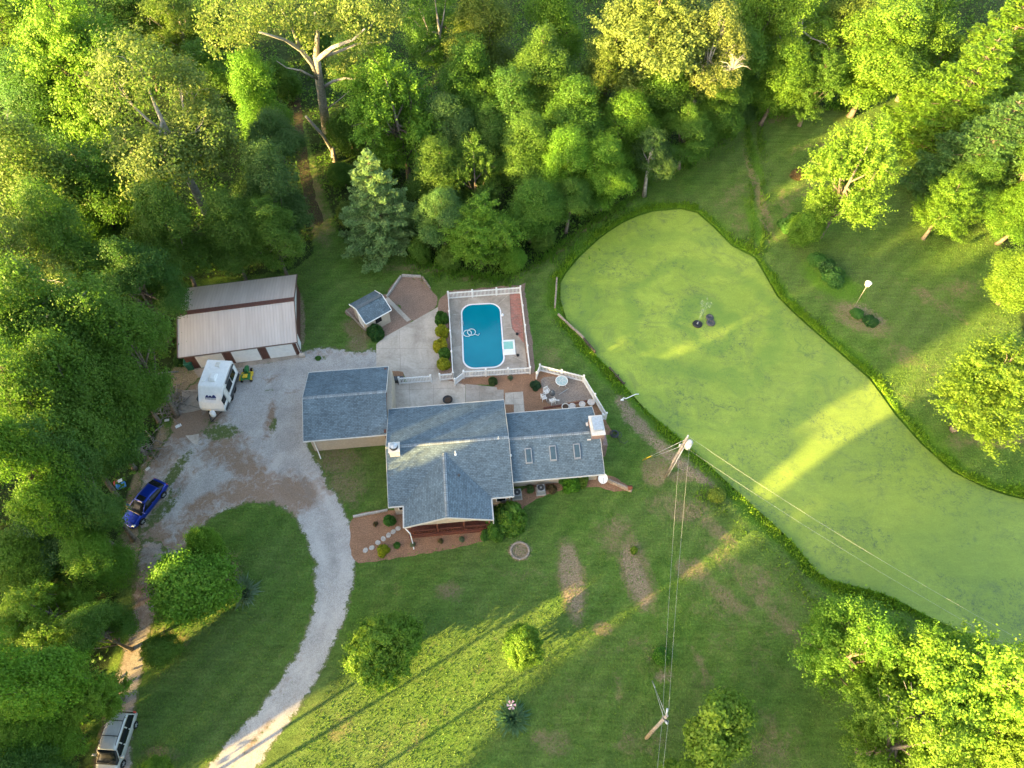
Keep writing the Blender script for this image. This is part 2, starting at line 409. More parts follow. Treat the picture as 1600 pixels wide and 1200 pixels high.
def sheet(name, wpts, z, mat, rough=0.0, smooth=True, grid=None, attrs=None, kind='structure', seed=1, step=.5, parent=None, thick=0):
    rs = np.random.RandomState(seed)
    P = smooth_closed(wpts, step) if smooth else resample(wpts, step)
    if rough > 0: P = P + rs.normal(0, rough, P.shape)
    pts = [Vector(p) for p in P]; nb = len(pts); edges = [(i, (i + 1) % nb) for i in range(nb)]
    if grid:
        x0, y0 = P.min(0); x1, y1 = P.max(0)
        X, Y = np.meshgrid(np.arange(x0, x1, grid), np.arange(y0, y1, grid)); Q = np.stack([X.ravel(), Y.ravel()], 1) + rs.uniform(-.05, .05, (X.size, 2))
        Q = Q[inside(Q, P)]; Q = Q[pdist(Q, P) > grid * .4]; pts += [Vector(q) for q in Q]
    r = delaunay_2d_cdt(pts, edges, [], 1, 1e-4)
    vs = [(v.x, v.y, z) for v in r[0]]
    me = bpy.data.meshes.new(name)
    faces = [tuple(f) for f in r[2]]
    if thick:
        nv = len(vs); rim = [(v[0], v[1], z - thick) for v in vs]
        from collections import Counter
        ec = Counter()
        for f in faces:
            for a in range(len(f)): ec[(f[a], f[(a + 1) % len(f)])] += 1
        side = [(b, a, a + nv, b + nv) for (a, b) in ec if (b, a) not in ec]
        vs = vs + rim; faces = faces + side
    me.from_pydata(vs, [], faces); me.materials.append(mat)
    if mat in (M['paver'], M['brick']):
        ul = me.uv_layers.new(name='UVMap')
        for l in me.loops: ul.data[l.index].uv = me.vertices[l.vertex_index].co[:2]
    A = np.array([v[:2] for v in vs])
    ed_ = np.clip(.80 - pdist(A, P) / .75, 0, 1) if attrs else 0
    for nm, fn in (attrs or {}).items(): setattr_(me, nm, np.maximum(fn(A), ed_) if nm == 'weeds' else fn(A))
    me.update()
    return tag(addobj(name, me, parent), kind=kind) if kind else addobj(name, me, parent)

# ------------------------------------------------------------------ ground, pond, roads
POND = px2w([(876, 440), (884, 425), (905, 400), (935, 372), (975, 345), (1020, 328), (1065, 324), (1090, 330), (1115, 352), (1145, 382), (1180, 400), (1195, 425), (1215, 460), (1265, 508),
             (1320, 555), (1360, 590), (1400, 645), (1440, 690), (1490, 735), (1545, 762), (1620, 782), (1750, 800), (1900, 850), (1900, 1050), (1720, 1060), (1560, 1010),
             (1440, 955), (1380, 925), (1300, 905), (1280, 893), (1240, 845), (1180, 790), (1120, 735), (1060, 680), (1010, 638), (985, 610), (950, 572), (910, 530), (885, 495), (876, 465)])
FOREST = px2w([(215, 1290), (130, 1195), (155, 1090), (182, 1000), (178, 900), (190, 800), (210, 745), (243, 692), (252, 640), (262, 590), (275, 560), (272, 480), (290, 440), (462, 420), (490, 372),
               (478, 330), (462, 250), (448, 180), (470, 178), (492, 250), (518, 330), (548, 385), (640, 398), (690, 418), (780, 432), (840, 410), (880, 375), (945, 330), (1010, 290), (1080, 243),
               (1130, 198), (1190, 168), (1290, 168), (1390, 138), (1445, 140), (1455, 200), (1480, 260), (1535, 310), (1570, 350), (1560, 400), (1590, 480), (1640, 560)]) + \
    [(75, 45), (110, 38), (160, 60), (190, 260), (-190, 260), (-190, -90), (-60, -90), (-52, -20)]
WORN = [(450, 500, 1.6, 1, 20, .3), (560, 515, 2, 1.2, -40, .75), (690, 420, 3, .6, 8, .5), (750, 430, 2.5, .4, 20, .5), (925, 350, 2.5, .5, 40, .55), (860, 400, 5, .5, 38, .35), (1150, 300, 4, 1.2, 60, .3),
        (1150, 340, 1.4, 4, 20, .3), (1060, 260, 6, .8, 40, .3), (830, 640, 1, 1.5, 0, .3), (860, 560, 1.5, 2.2, 20, .35), (1025, 735, 1.2, 1.6, -30, .8), (1065, 745, 1.6, .6, 0, .7), (1075, 800, 1.8, .8, 10, .7),
        (1050, 790, 2.5, 1.5, 0, .4), (1120, 830, 2.5, .8, -50, .5), (1080, 890, 1.6, .9, 0, .6), (1130, 930, 3.5, .8, -45, .5), (1210, 960, 3.5, .7, -50, .5), (1170, 900, 5, 1.5, -45, .35), (960, 840, 2, 2, 0, .4),
        (942, 982, .7, .5, 0, 1.0), (893, 905, 1.1, 3.3, 5, .8), (993, 895, 1.3, 3.2, 14, .7), (1096, 1040, .4, 2.0, 25, .45), (965, 1070, .4, 1.5, 0, .4), (530, 720, 2.2, 1.5, 0, .55), (540, 760, 2, 1.8, 0, .5), (505, 700, 1.5, 1, 0, .5), (700, 925, 1.2, .8, 0, .5),
        (860, 1160, 1.5, 1, 0, .45), (840, 1150, .5, .5, 0, .6), (1000, 1160, 2, 1.2, 0, .3), (255, 1180, 1.5, .6, 0, .45), (285, 1000, 1.2, 1, 0, .35), (535, 1140, 2, 1, 20, .3), (640, 1150, 3, 1.5, 20, .25),
        (1345, 500, 3.5, 1.6, -35, .6), (1300, 440, 1.0, 4, 35, .3), (1420, 560, 3, 1.5, -40, .35), (1460, 470, 4, 1.2, -40, .35), (1230, 330, .9, 5, 0, .35), (1500, 450, 3, 1.5, 30, .35), (1250, 300, 6, 1, 30, .3),
        (1300, 220, 7, 1, 20, .3), (1230, 180, 6, .7, 25, .4), (1380, 600, 4, .8, -45, .3), (790, 770, 1, .4, 0, .5), (830, 900, 3, 1, 0, .25), (240, 750, 1, 4, 30, .6), (230, 830, 1.5, 2.5, 20, .7), (600, 395, 5, 1, 0, .3),
        (490, 320, 1.2, 6, 8, .6), (505, 350, 1.5, 4, 10, .4), (1000, 1010, 6, 4, 0, .14), (900, 1080, 7, 3, 0, .12), (700, 1050, 6, 4, 20, .12), (1150, 1010, 5, 5, 0, .2), (640, 420, 4, .8, 0, .3),
        (560, 540, 1.2, 1.0, 0, .6), (1210, 1180, 2, 3, 0, .3), (600, 930, 2, .6, 20, .2), (1450, 160, 3, 2, 0, .4), (1450, 230, 2, 3, 0, .6), (1560, 690, 5, 1, 0, .4), (1185, 300, .6, 9, 2, .5)]
DIRTP = [(893, 905, .85, 3.0, 5, 1.0), (993, 900, .85, 2.8, 14, .85), (470, 505, .5, 4.5, 10, .75), (1000, 660, 1.2, 3.2, 35, .75), (1070, 720, 1.1, 4.2, 48, .95), (1105, 745, .8, 2.4, 55, .8), (975, 630, 1, 1.2, 0, .75),
         (1345, 485, 2.8, 1.3, -35, .55), (1365, 495, 1.8, 1.2, -35, .5), (1190, 350, .45, 3.5, 5, .6), (1188, 290, .3, 2.5, 0, .6), (1030, 745, .8, 1.2, -30, .5), (270, 610, 3, 1.6, 0, .9), (280, 590, 2.5, 1.5, 0, .9),
         (205, 770, 1.5, 3, 30, .8), (225, 845, 2.0, 2.2, 10, .9), (240, 700, 2, 3, 30, .8), (1248, 272, .9, .9, 0, .3), (560, 530, 1.6, .7, 40, .45), (812, 861, .9, .85, 0, 1.0), (1037, 1056, .9, .6, 0, .55),
         (310, 900, 4, 3, 0, .6), (245, 1010, 1.5, 2, 0, .6), (1460, 220, 1.4, 3, 20, .7), (1200, 172, 2, 1.5, 0, .6)]
LUSH = [(1180, 250, .8, 7, 0, .7), (1180, 350, 1, 5, 0, .8), (600, 450, 6, 3, 0, .2), (860, 500, 1.5, 8, 0, .25), (1300, 440, 2.2, 4, 45, .9), (910, 820, 4, 1.2, 10, .3), (900, 860, 3, 1, 0, .3)]
Pp = smooth_closed(POND, 1.5)
def axis(lo, hi, a, b, fine=.30, coarse=6):
    c = list(np.arange(a, b, fine)); x = a; st = fine
    L = []
    while x > lo: st = min(st * 1.25, coarse); x -= st; L.append(x)
    x = c[-1]; st = fine; H = []
    while x < hi: st = min(st * 1.25, coarse); x += st; H.append(x)
    return np.array(L[::-1] + c + H)
gx = axis(-230, 230, -62, 66); gy = axis(-110, 330, 1, 92)
X, Y = np.meshgrid(gx, gy); GP = np.stack([X.ravel(), Y.ravel()], 1)
near = (GP[:, 0] > 0) & (GP[:, 0] < 110) & (GP[:, 1] > -5) & (GP[:, 1] < 75)
sdist = np.full(len(GP), 99.); ins = np.zeros(len(GP), bool)
dd = pdist(GP[near], Pp); ii = inside(GP[near], Pp); sdist[near] = np.where(ii, -dd, dd)
gz = np.clip(-(1.6 - sdist) * .33, -1.6, 0); gz = np.where(sdist < 1.6, gz, 0)
rs0 = np.random.RandomState(3)
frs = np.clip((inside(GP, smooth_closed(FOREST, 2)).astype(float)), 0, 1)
me = bpy.data.meshes.new('ground'); nx, ny = len(gx), len(gy)
V = np.stack([GP[:, 0], GP[:, 1], gz], 1)
I = np.arange(nx * ny).reshape(ny, nx); F = np.stack([I[:-1, :-1], I[:-1, 1:], I[1:, 1:], I[1:, :-1]], -1).reshape(-1, 4)
def np_mesh(me, V, F, k=4):
    me.vertices.add(len(V)); me.vertices.foreach_set('co', np.asarray(V, np.float32).ravel())
    me.loops.add(F.size); me.loops.foreach_set('vertex_index', F.astype(np.int32).ravel())
    me.polygons.add(len(F)); me.polygons.foreach_set('loop_start', np.arange(0, F.size, k, dtype=np.int32)); me.polygons.foreach_set('loop_total', np.full(len(F), k, np.int32))
    me.update(calc_edges=True)
np_mesh(me, V, F); me.materials.append(M['lawn'])
me.polygons.foreach_set('use_smooth', np.ones(len(F), bool))
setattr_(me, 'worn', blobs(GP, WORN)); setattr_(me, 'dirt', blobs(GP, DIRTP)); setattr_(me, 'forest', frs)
setattr_(me, 'lush', np.maximum(blobs(GP, LUSH), np.clip(1.0 - (sdist - .3) / (1.7 + 1.3 * np.sin(GP[:, 0] * .5) * np.cos(GP[:, 1] * .37)), 0, .85)))
tag(addobj('ground', me), kind='structure')
PW = resample(Pp, 2)
big = [(p[0], p[1]) for p in smooth_closed(POND, 2.0)]
cx_, cy_ = np.mean(big, 0)
o = sheet('pond', [tuple(p) for p in big], -.28, M['pond'], 0, False, None, None, step=2)
DRV = px2w([(392, 1212), (431, 1160), (463, 1118), (494, 1069), (516, 1025), (537, 975), (550, 931), (556, 885), (553, 835), (536, 790), (512, 750), (493, 716), (486, 690), (430, 700), (400, 740), (420, 790), (456, 808), (476, 840), (488, 885), (490, 919), (484, 962), (463, 1015), (432, 1066), (400, 1108), (370, 1140), (342, 1172), (316, 1205)])
def RUT(A, d0, wd):
    d = pdist(A, DRV) ; return np.where(inside(A, DRV), np.exp(-((d - d0) / wd) ** 2), 0) * (.55 + .45 * np.sin(A[:, 0] * .9 + A[:, 1] * 1.3))
def litter(A): return blobs(A, [(440, 775, 4.5, 2.0, 10, .95), (400, 765, 4, 1.6, 15, .85), (350, 700, 2.5, 2.2, 0, .75), (380, 725, 3.5, 1.6, -35, .8), (300, 660, 3.2, 2.2, 20, 1), (330, 780, 3.5, 1, 38, .8), (300, 830, 2, 4, -25, .7), (420, 660, .6, 2.6, 0, .6), (425, 650, .4, 2.0, 10, .9), (425, 590, .9, .7, 0, .6), (455, 612, .9, .5, 0, .5), (260, 780, 1, 4, -28, .6), (270, 600, 4, 3, 0, .9), (450, 800, 1.6, .8, 0, .8), (500, 552, 4, .5, 0, .5), (450, 1060, .35, 4, -25, .4), (405, 1150, .4, 3.5, -38, .6), (560, 552, 2, .5, 0, .5), (245, 700, 3, 4, 0, .7), (230, 850, 2, 2.5, 0, .9), (440, 770, 1.0, 6, -60, .55)])
def weeds(A): return blobs(A, [(345, 675, 2, 1, 0, .8), (272, 740, .7, 3, -20, .75), (250, 800, .9, 3, -28, .7), (427, 665, .35, 1.2, 0, .8), (500, 560, 1, .4, 0, .6), (420, 610, .6, .3, 0, .6), (225, 850, 2, 2, 0, .5), (405, 1150, .25, 3, -38, .5), (450, 1075, .2, 2.5, -28, .4), (330, 660, 1, .6, 0, .6), (370, 590, .5, 2.4, 0, .4)])
sheet('driveway', px2w([(300, 1225), (392, 1212), (431, 1160), (463, 1118), (494, 1069), (516, 1025), (537, 975), (550, 931), (556, 885), (553, 835), (536, 790), (512, 750), (493, 716), (486, 690), (500, 640), (560, 600), (600, 580), (590, 545), (556, 549), (520, 541), (480, 546), (440, 560), (350, 572), (312, 590), (290, 610), (275, 640),
                    (262, 680), (240, 710), (222, 745), (215, 800), (222, 862), (260, 872), (291, 857), (312, 830), (345, 802), (385, 788), (430, 791), (456, 808), (476, 840), (488, 885), (490, 919), (484, 962), (463, 1015), (432, 1066), (400, 1108), (370, 1140), (342, 1172), (316, 1205)]),
      .004, M['gravel'], .10, True, .38, {'litter': litter, 'weeds': weeds, 'rut': lambda A: RUT(A, 1.0, .32), 'mid': lambda A: RUT(A, 1.95, .30)}, step=.28)
sheet('gravel_lane', px2w([(225, 845), (262, 860), (250, 920), (238, 985), (226, 1040), (214, 1100), (206, 1160), (204, 1240), (128, 1240), (146, 1180), (164, 1110), (184, 1040), (203, 980), (208, 910)]),
      .008, M['lane'], .07, True, .45, {'litter': lambda A: blobs(A, [(205, 930, 3, 4, 0, .7), (160, 1150, 1.3, 4, 8, .9), (200, 1010, 1, 3, 0, .5)]), 'weeds': lambda A: blobs(A, [(210, 900, 2, 2, 0, .5)])}, step=.28, seed=2)
sheet('forest_path', px2w([(450, 150), (468, 150), (478, 230), (492, 300), (505, 345), (490, 350), (474, 300), (462, 240)]), .012, M['pathdirt'], .08, seed=3, grid=None)
sheet('pool_plaza', px2w([(588, 538), (600, 527), (640, 505), (684, 480), (687, 520), (686, 590), (727, 602), (727, 650), (600, 660), (604, 600), (636, 597), (630, 582), (600, 580), (588, 578)]), .016, M['concrete'], 0, False)
sheet('patio', px2w([(727.5, 600), (776, 605), (777, 609), (787, 609), (787, 660), (727.5, 660)]), .020, M['oldconcrete'], 0, False)
sheet('walkway', px2w([(789, 614), (817, 612), (821, 660), (803, 660), (803, 632), (789, 632)]), .024, M['concrete'], 0, False)
sheet('apron', px2w([(310, 590), (345, 580), (360, 577), (473, 558), (472, 548), (300, 575)]), .012, M['oldconcrete'], .02, False)
sheet('old_slab', px2w([(284, 610), (322, 609), (318, 640), (285, 646)]), .012, M['oldconcrete'], .03, False, seed=5)
sheet('broken_slab', px2w([(290, 681), (312, 678), (308, 695), (300, 693)]), .016, M['concrete'], .03, False, seed=6)
deck_b = [(700, 467), (796, 459), (798, 498), (800, 513), (819, 537), (825, 583), (708, 592)]
sheet('pool_deck', px2w(deck_b), .05, M['oldconcrete'], 0, False, thick=.05)
sheet('brick_paving', px2w([(796.5, 459), (813, 458), (818.5, 536), (800.5, 513), (798.5, 498)]), .054, M['paver'], 0, False, thick=.05)
# mulch beds
bed = lambda n, L, m='mulch', z=.008, s=1: sheet(n, px2w(L), z, M[m], .05, True, seed=s, step=.35)
bed('mulch_bed', [(552, 808), (590, 797), (635, 800), (700, 815), (770, 800), (800, 790), (798, 778), (860, 745), (945, 742), (975, 755), (985, 765), (965, 768), (930, 762), (880, 765), (850, 775), (815, 795), (790, 815), (770, 838), (730, 852), (660, 866), (590, 876), (555, 878), (548, 845)], s=11)
bed('patio_bed', [(722, 592), (830, 584), (842, 578), (905, 590), (945, 655), (945, 680), (790, 665), (775, 640), (770, 603), (735, 601)], s=12)
sheet('patio_paving', px2w([(850, 590), (905, 595), (926, 622), (890, 628), (868, 636), (855, 630), (848, 610)]), .030, M['greymulch'], .06, True, seed=13, step=.35)
bed('play_bed', [(605, 462), (627, 432), (660, 433), (672, 450), (683, 476), (641, 502), (625, 478)], 'pinkmulch', s=14)
bed('shed_bed', [(541, 484), (556, 500), (590, 529), (640, 504), (612, 468), (600, 460)], 'pinkmulch', .010, 15)
bed('pool_bed', [(684, 478), (697, 460), (700, 455), (812, 446), (820, 455), (836, 585), (826, 590), (712, 605), (690, 600), (684, 560)], 'pinkmulch', .006, 16)
sheet('garage_bed', px2w([(607, 580), (630, 581), (632, 592), (607, 594)]), .022, M['mulch'], .03, False, seed=17)
sheet('stepping_path', px2w([(601, 468), (606, 464), (642, 500), (636, 503)]), .030, M['concrete'], .01, False, seed=18)

M['seam'] = plain('concrete_seam', (.24, .21, .18), .95, .1, .2)
M['paleseam'] = plain('pale_seam', (.50, .46, .40), .95, .1, .2)
def seams(name, segs, z, w_=.025, mat='seam'):
    m = MB()
    for (x0, y0, x1, y1) in segs:
        a, b = G(x0, y0), G(x1, y1); d = (b - a).normalized(); n_ = Vector((-d.y, d.x, 0)) * w_ / 2
        m.face([(p.x, p.y, z) for p in (a - n_, b - n_, b + n_, a + n_)])
    o = m.build(name, M[mat]); tag(o, kind='structure')
seams('plaza_joints', [(624, 516, 626, 577), (589, 545, 686, 544), (625, 577, 686, 576), (678, 600, 677, 655), (606, 610, 727, 606), (640, 600, 641, 655), (727.5, 603, 727.5, 655), (749, 604, 750, 650)], .0235)
seams('walkway_joints', [(802, 614, 803, 632), (803, 623, 819, 622), (803, 633, 820, 632)], .028)
seams('deck_joints', [(731, 476, 733, 466), (777, 477, 795, 461), (708, 492, 721, 491), (709, 543, 725, 542), (783, 513, 800, 512), (728, 574, 715, 587), (789, 552, 824, 567), (773, 577, 775, 588)], .0535, .035, 'paleseam')

# ------------------------------------------------------------------ foliage generators
def rndir(rs, n):
    v = rs.normal(size=(n, 3)); return v / np.linalg.norm(v, axis=1, keepdims=True)
def leaves_mesh(name, C, N, size, rs, aspect=.62, mat='leaf'):
    n = len(C); N = N / (np.linalg.norm(N, axis=1, keepdims=True) + 1e-9)
    T = np.cross(N, rndir(rs, n)); T /= (np.linalg.norm(T, axis=1, keepdims=True) + 1e-9); B = np.cross(N, T)
    s = (size * rs.uniform(.6, 1.35, n))[:, None] if np.isscalar(size) else size[:, None]
    V = np.stack([C - T * s * .5, C + B * s * aspect * .5 + T * s * .05, C + T * s * .5, C - B * s * aspect * .5 + T * s * .05], 1).reshape(-1, 3)
    F = np.arange(4 * n).reshape(n, 4)
    me = bpy.data.meshes.new(name); np_mesh(me, V, F); me.materials.append(M[mat]); return me
def deciduous(seed, R_, Hc, z0, nl=12, lr=.42, ncl=420, nlf=42, ls=.27, spread=.34, elong=.0, upb=.35, lean=0.0, fill=.15):
    rs = np.random.RandomState(seed); zc = z0 + Hc / 2
    d = rndir(rs, nl); rad = rs.uniform(.35, 1, nl) ** .4
    L = d * rad[:, None] * R_ * (1 - lr); L[:, 2] = L[:, 2] * (Hc / 2) / R_
    L[0] = (0, 0, Hc * .5 - lr * R_ * .9)
    hz = (L[:, 2] + Hc / 2) / Hc; L[:, :2] *= (1.15 - .55 * hz)[:, None]     # narrower towards the top
    lrad = R_ * lr * rs.uniform(.65, 1.15, nl)
    pick = rs.choice(nl, ncl * 3, p=lrad ** 2 / (lrad ** 2).sum()); D = rndir(rs, ncl * 3); D[:, 2] += upb; D /= np.linalg.norm(D, axis=1, keepdims=True)
    C = L[pick] + D * (lrad[pick] * rs.uniform(.72, 1.12, ncl * 3))[:, None]
    deep = np.zeros(len(C), bool)
    for j in range(nl): deep |= (np.linalg.norm(C - L[j], axis=1) < lrad[j] * .66)
    keep = np.where(~deep)[0][:ncl]; C, D = C[keep], D[keep]
    n = len(C); idx = np.repeat(np.arange(n), nlf); cs = rs.uniform(.6, 1.4, n)
    off = rs.normal(0, 1, (len(idx), 3)) * (spread * cs[idx])[:, None]
    axis_ = D + np.array([0, 0, .5]); axis_ /= np.linalg.norm(axis_, axis=1, keepdims=True)
    P = C[idx] + off + axis_[idx] * (rs.normal(0, 1, len(idx)) * elong)[:, None]
    N = D[idx] * .5 + np.array([0, 0, .45]) + rndir(rs, len(idx)) * .75 + off / spread * .35
    nf = int(len(P) * fill); pj = rs.choice(nl, nf); Q = L[pj] + rndir(rs, nf) * (lrad[pj] * rs.uniform(.2, .8, nf))[:, None]
    P = np.concatenate([P, Q]); N = np.concatenate([N, rndir(rs, nf)]); P[:, 2] += zc
    crown = leaves_mesh('crown', P, N, ls, rs)
    t = MB(); tr = max(.10, R_ * .055); top = z0 + Hc * .62
    bend = rs.uniform(-.4, .4, 2)
    tp = [(0, 0, -.1), (bend[0] * .3, bend[1] * .3, z0 * .5), (bend[0], bend[1], z0 + .1 * Hc), (bend[0] * .5, 0, top)]
    t.tube(tp, [tr * 1.35, tr, tr * .8, tr * .35], 8)
    for j in range(nl):
        s = Vector(tp[2]).lerp(Vector(tp[3]), rs.uniform(0, .8)); e = Vector((L[j][0], L[j][1], L[j][2] + zc)); m = s.lerp(e, .5) + Vector((0, 0, -.06 * R_))
        t.tube([s, m, e], [tr * .42, tr * .3, tr * .12], 6, True)
        for q in range(3):
            e2 = e + Vector(rndir(rs, 1)[0]) * lrad[j] * .95; t.tube([m.lerp(e, .5), e.lerp(e2, .4) + Vector((0, 0, .1)), e2], [tr * .17, tr * .12, tr * .04], 4, False)
    return crown, t, tr
def conifer(seed, R_, Hh, ls=.24, nt=20, soft=1.0, twig=True):
    rs = np.random.RandomState(seed); P = []; N = []; t = MB(); t.tube([(0, 0, -.1), (0, 0, Hh * .5), (0, 0, Hh * .97)], [R_ * .06, R_ * .04, .03], 7)
    for i in range(nt):
        f = i / (nt - 1); z = Hh * (.10 + .86 * f); r = R_ * ((1 - f) ** .75 * .95 + .08); nb = int(6 + 7 * (1 - f))
        for j in range(nb):
            a = 2 * math.pi * (j + rs.uniform(-.35, .35)) / nb + i * .7; L = r * rs.uniform(.70, 1.12); dv = np.array([math.cos(a), math.sin(a), 0])
            tip = dv * L + np.array([0, 0, z + L * rs.uniform(-.10, .28)]); b0 = np.array([0, 0, z])
            t.tube([b0, tuple(b0 * .5 + tip * .5 + np.array([0, 0, -.05 * L])), tip], [.035, .025, .01], 4, False)
            m = int(50 + 95 * L); u = rs.uniform(.18, 1.03, m) ** .8; side = np.array([-dv[1], dv[0], 0])
            wd = (.10 + .20 * L * (1.05 - u)) * soft
            sg = rs.uniform(-1, 1, m)
            Q = b0 + (tip - b0) * u[:, None] + side * (sg * wd * 1.6)[:, None] + dv * (np.abs(sg) * wd * .6)[:, None]; Q[:, 2] += rs.normal(0, .09, m) - .05 * L * np.sin(u * 3.1)
            P.append(Q); nn = rndir(rs, m) * .6 + np.array([0, 0, .8]); N.append(nn)
    P = np.concatenate(P); N = np.concatenate(N)
    return leaves_mesh('crown', P, N, ls, rs, .38), t, .1
def shrubmesh(seed, R_, Hh, n=2600, ls=.16, lump=.22, flat=False):
    rs = np.random.RandomState(seed); D = rndir(rs, n); D[:, 2] = np.abs(D[:, 2])
    nl = 14; Ld = rndir(rs, nl); Ld[:, 2] = np.abs(Ld[:, 2]); b = 1 - lump + lump * 2.0 * np.clip(np.max(D @ Ld.T, axis=1) - .70, 0, 1) * 1.6
    r = b * rs.uniform(.55, 1.05, n) ** .35
    P = D * r[:, None] * np.array([R_, R_, Hh]); P[:, 2] += .02
    return leaves_mesh('foliage', P, D * .7 + rndir(rs, n) * .7 + np.array([0, 0, .3]), ls, rs)
def spikymesh(seed, R_, n=340):
    rs = np.random.RandomState(seed); V = []; F = []
    for i in range(n):
        a = rs.uniform(0, 2 * math.pi); el = rs.uniform(.15, 1.45); o_ = np.array([math.cos(a), math.sin(a), 0]) * R_ * .45 * rs.uniform(0, 1); L = R_ * rs.uniform(.5, .85)
        d = np.array([math.cos(a) * math.cos(el), math.sin(a) * math.cos(el), math.sin(el)]); s = np.array([-math.sin(a), math.cos(a), 0]) * .035; k_ = len(V)
        mid = o_ + d * L * .55; tip = o_ + d * L + np.array([0, 0, -.15 * L * math.cos(el)])
        V += [o_ - s, o_ + s, mid + s, mid - s, tip]; F += [(k_, k_ + 1, k_ + 2, k_ + 3), (k_ + 3, k_ + 2, k_ + 4)]
    me = bpy.data.meshes.new('foliage'); me.from_pydata([tuple(v) for v in V], [], F); me.materials.append(M['leaf']); return me

PROTO = {}
def proto(key, cr, trunk, R_, H_, bark='bark'):
    tm = trunk.build('trunk', M[bark]); PROTO[key] = (cr, tm.data, R_, H_); bpy.data.objects.remove(tm)
def P_dec(key, seed, R_, H_, clear, bark='bark', **kw):
    cr, t, tr = deciduous(seed, R_, H_ - clear, clear, **kw); proto(key, cr, t, R_, H_, bark)
P_dec('broad1', 11, 5, 18, 1.5, nl=14, ncl=620, nlf=86, ls=0.186, spread=.36)
P_dec('broad2', 12, 5, 18, 1.5, nl=18, lr=.34, ncl=680, nlf=78, ls=0.186, spread=.32)
P_dec('broad3', 13, 5, 18, 1.5, nl=10, lr=.5, ncl=620, nlf=86, ls=0.200, spread=.38)
P_dec('broad4', 14, 5, 18, 1.5, nl=22, lr=.30, ncl=700, nlf=74, ls=0.172, spread=.30)
P_dec('tuft1', 21, 5, 16, .7, nl=16, lr=.38, ncl=560, nlf=90, ls=0.186, spread=.17, elong=.42, upb=.5)
P_dec('tuft2', 22, 5, 16, .7, nl=20, lr=.33, ncl=600, nlf=82, ls=0.179, spread=.16, elong=.46, upb=.5)
P_dec('airy1', 31, 5, 17, 5, nl=15, lr=.33, ncl=420, nlf=74, ls=0.172, spread=.24, elong=.18, fill=.04, bark='palebark')
P_dec('airy2', 32, 5, 17, 5, nl=20, lr=.28, ncl=440, nlf=70, ls=0.179, spread=.26, fill=.03, bark='palebark')
P_dec('high', 15, 4, 13.6, 8.5, nl=12, ncl=420, nlf=86, ls=0.186, spread=.34)
P_dec('round', 41, 3, 6.2, .5, nl=20, lr=.46, ncl=560, nlf=86, ls=0.138, spread=.12, elong=.16, upb=.3)
P_dec('small', 42, 2, 4.8, 1.3, nl=12, lr=.38, ncl=210, nlf=70, ls=0.131, spread=.18, elong=.1)
P_dec('sapling', 43, 3, 6, 1.0, nl=18, lr=.28, ncl=260, nlf=66, ls=.24, spread=.22, fill=.02)
P_dec('bush', 44, 3, 5, .4, nl=12, lr=.45, ncl=380, nlf=78, ls=0.165, spread=.24)
cr, t, _ = conifer(51, 4.0, 13, ls=.26, nt=19); proto('conifer', cr, t, 4.0, 13)
cr, t, _ = conifer(52, 4.5, 17, ls=.30, nt=17, soft=1.6); proto('pine', cr, t, 4.5, 17)

GREEN = {'mid': (.096, .190, .026), 'bright': (.120, .245, .022), 'dark': (.066, .150, .028), 'olive': (.130, .190, .032), 'blue': (.225, .34, .125), 'pale': (.175, .228, .055), 'lime': (.150, .262, .026), 'deep': (.078, .168, .020), 'teal': (.084, .164, .044)}
rt = random.Random(5)
def tree(kind, col, cx, cy, rpx, h, label, cat='tree', name='tree', group='trees of the wood', zc=.62, wide=1.0, loc=None, rz=None, R_=None):
    cm, tm, PR, PH = PROTO[kind]
    if loc is None: p = G(cx, cy, h * zc); r_ = (1.30 if group == 'trees of the wood' else 1) * rpx * depth(cx, cy, h * zc) / FPX
    else: p = Vector(loc); r_ = R_
    U_, V_ = p.x * math.cos(SUN_AZ) + p.y * math.sin(SUN_AZ), -p.x * math.sin(SUN_AZ) + p.y * math.cos(SUN_AZ)
    if loc is None and U_ < -8 and V_ + r_ > 29.2 and V_ - r_ < 31.7 and h > (25.0 - U_) * .2126:
        h = (25.0 - U_) * .2126; p = G(cx, cy, h * zc)
    rz = rt.uniform(0, 6.28) if rz is None else rz
    o = empty(name, (p.x, p.y, 0), rz, label, cat, group); wide *= rt.uniform(.86, 1.16) if not group.startswith('trees standing') else rt.uniform(1.02, 1.08); o.rotation_euler = (rt.uniform(-.07, .07), rt.uniform(-.07, .07), rz); o.scale = (r_ / PR * wide, r_ / PR, h / PH)
    c = addobj('crown', cm, o); t_ = addobj('trunk', tm, o)
    g = GREEN[col]; j = rt.uniform(.88, 1.14); q = rt.uniform(-.05, .05); c.color = (g[0] * j * (1 + q), g[1] * j * (1 - q * .5), g[2] * j, 1)
    return o
W = 'trees of the wood'; LAWN = 'trees standing on the lawn'
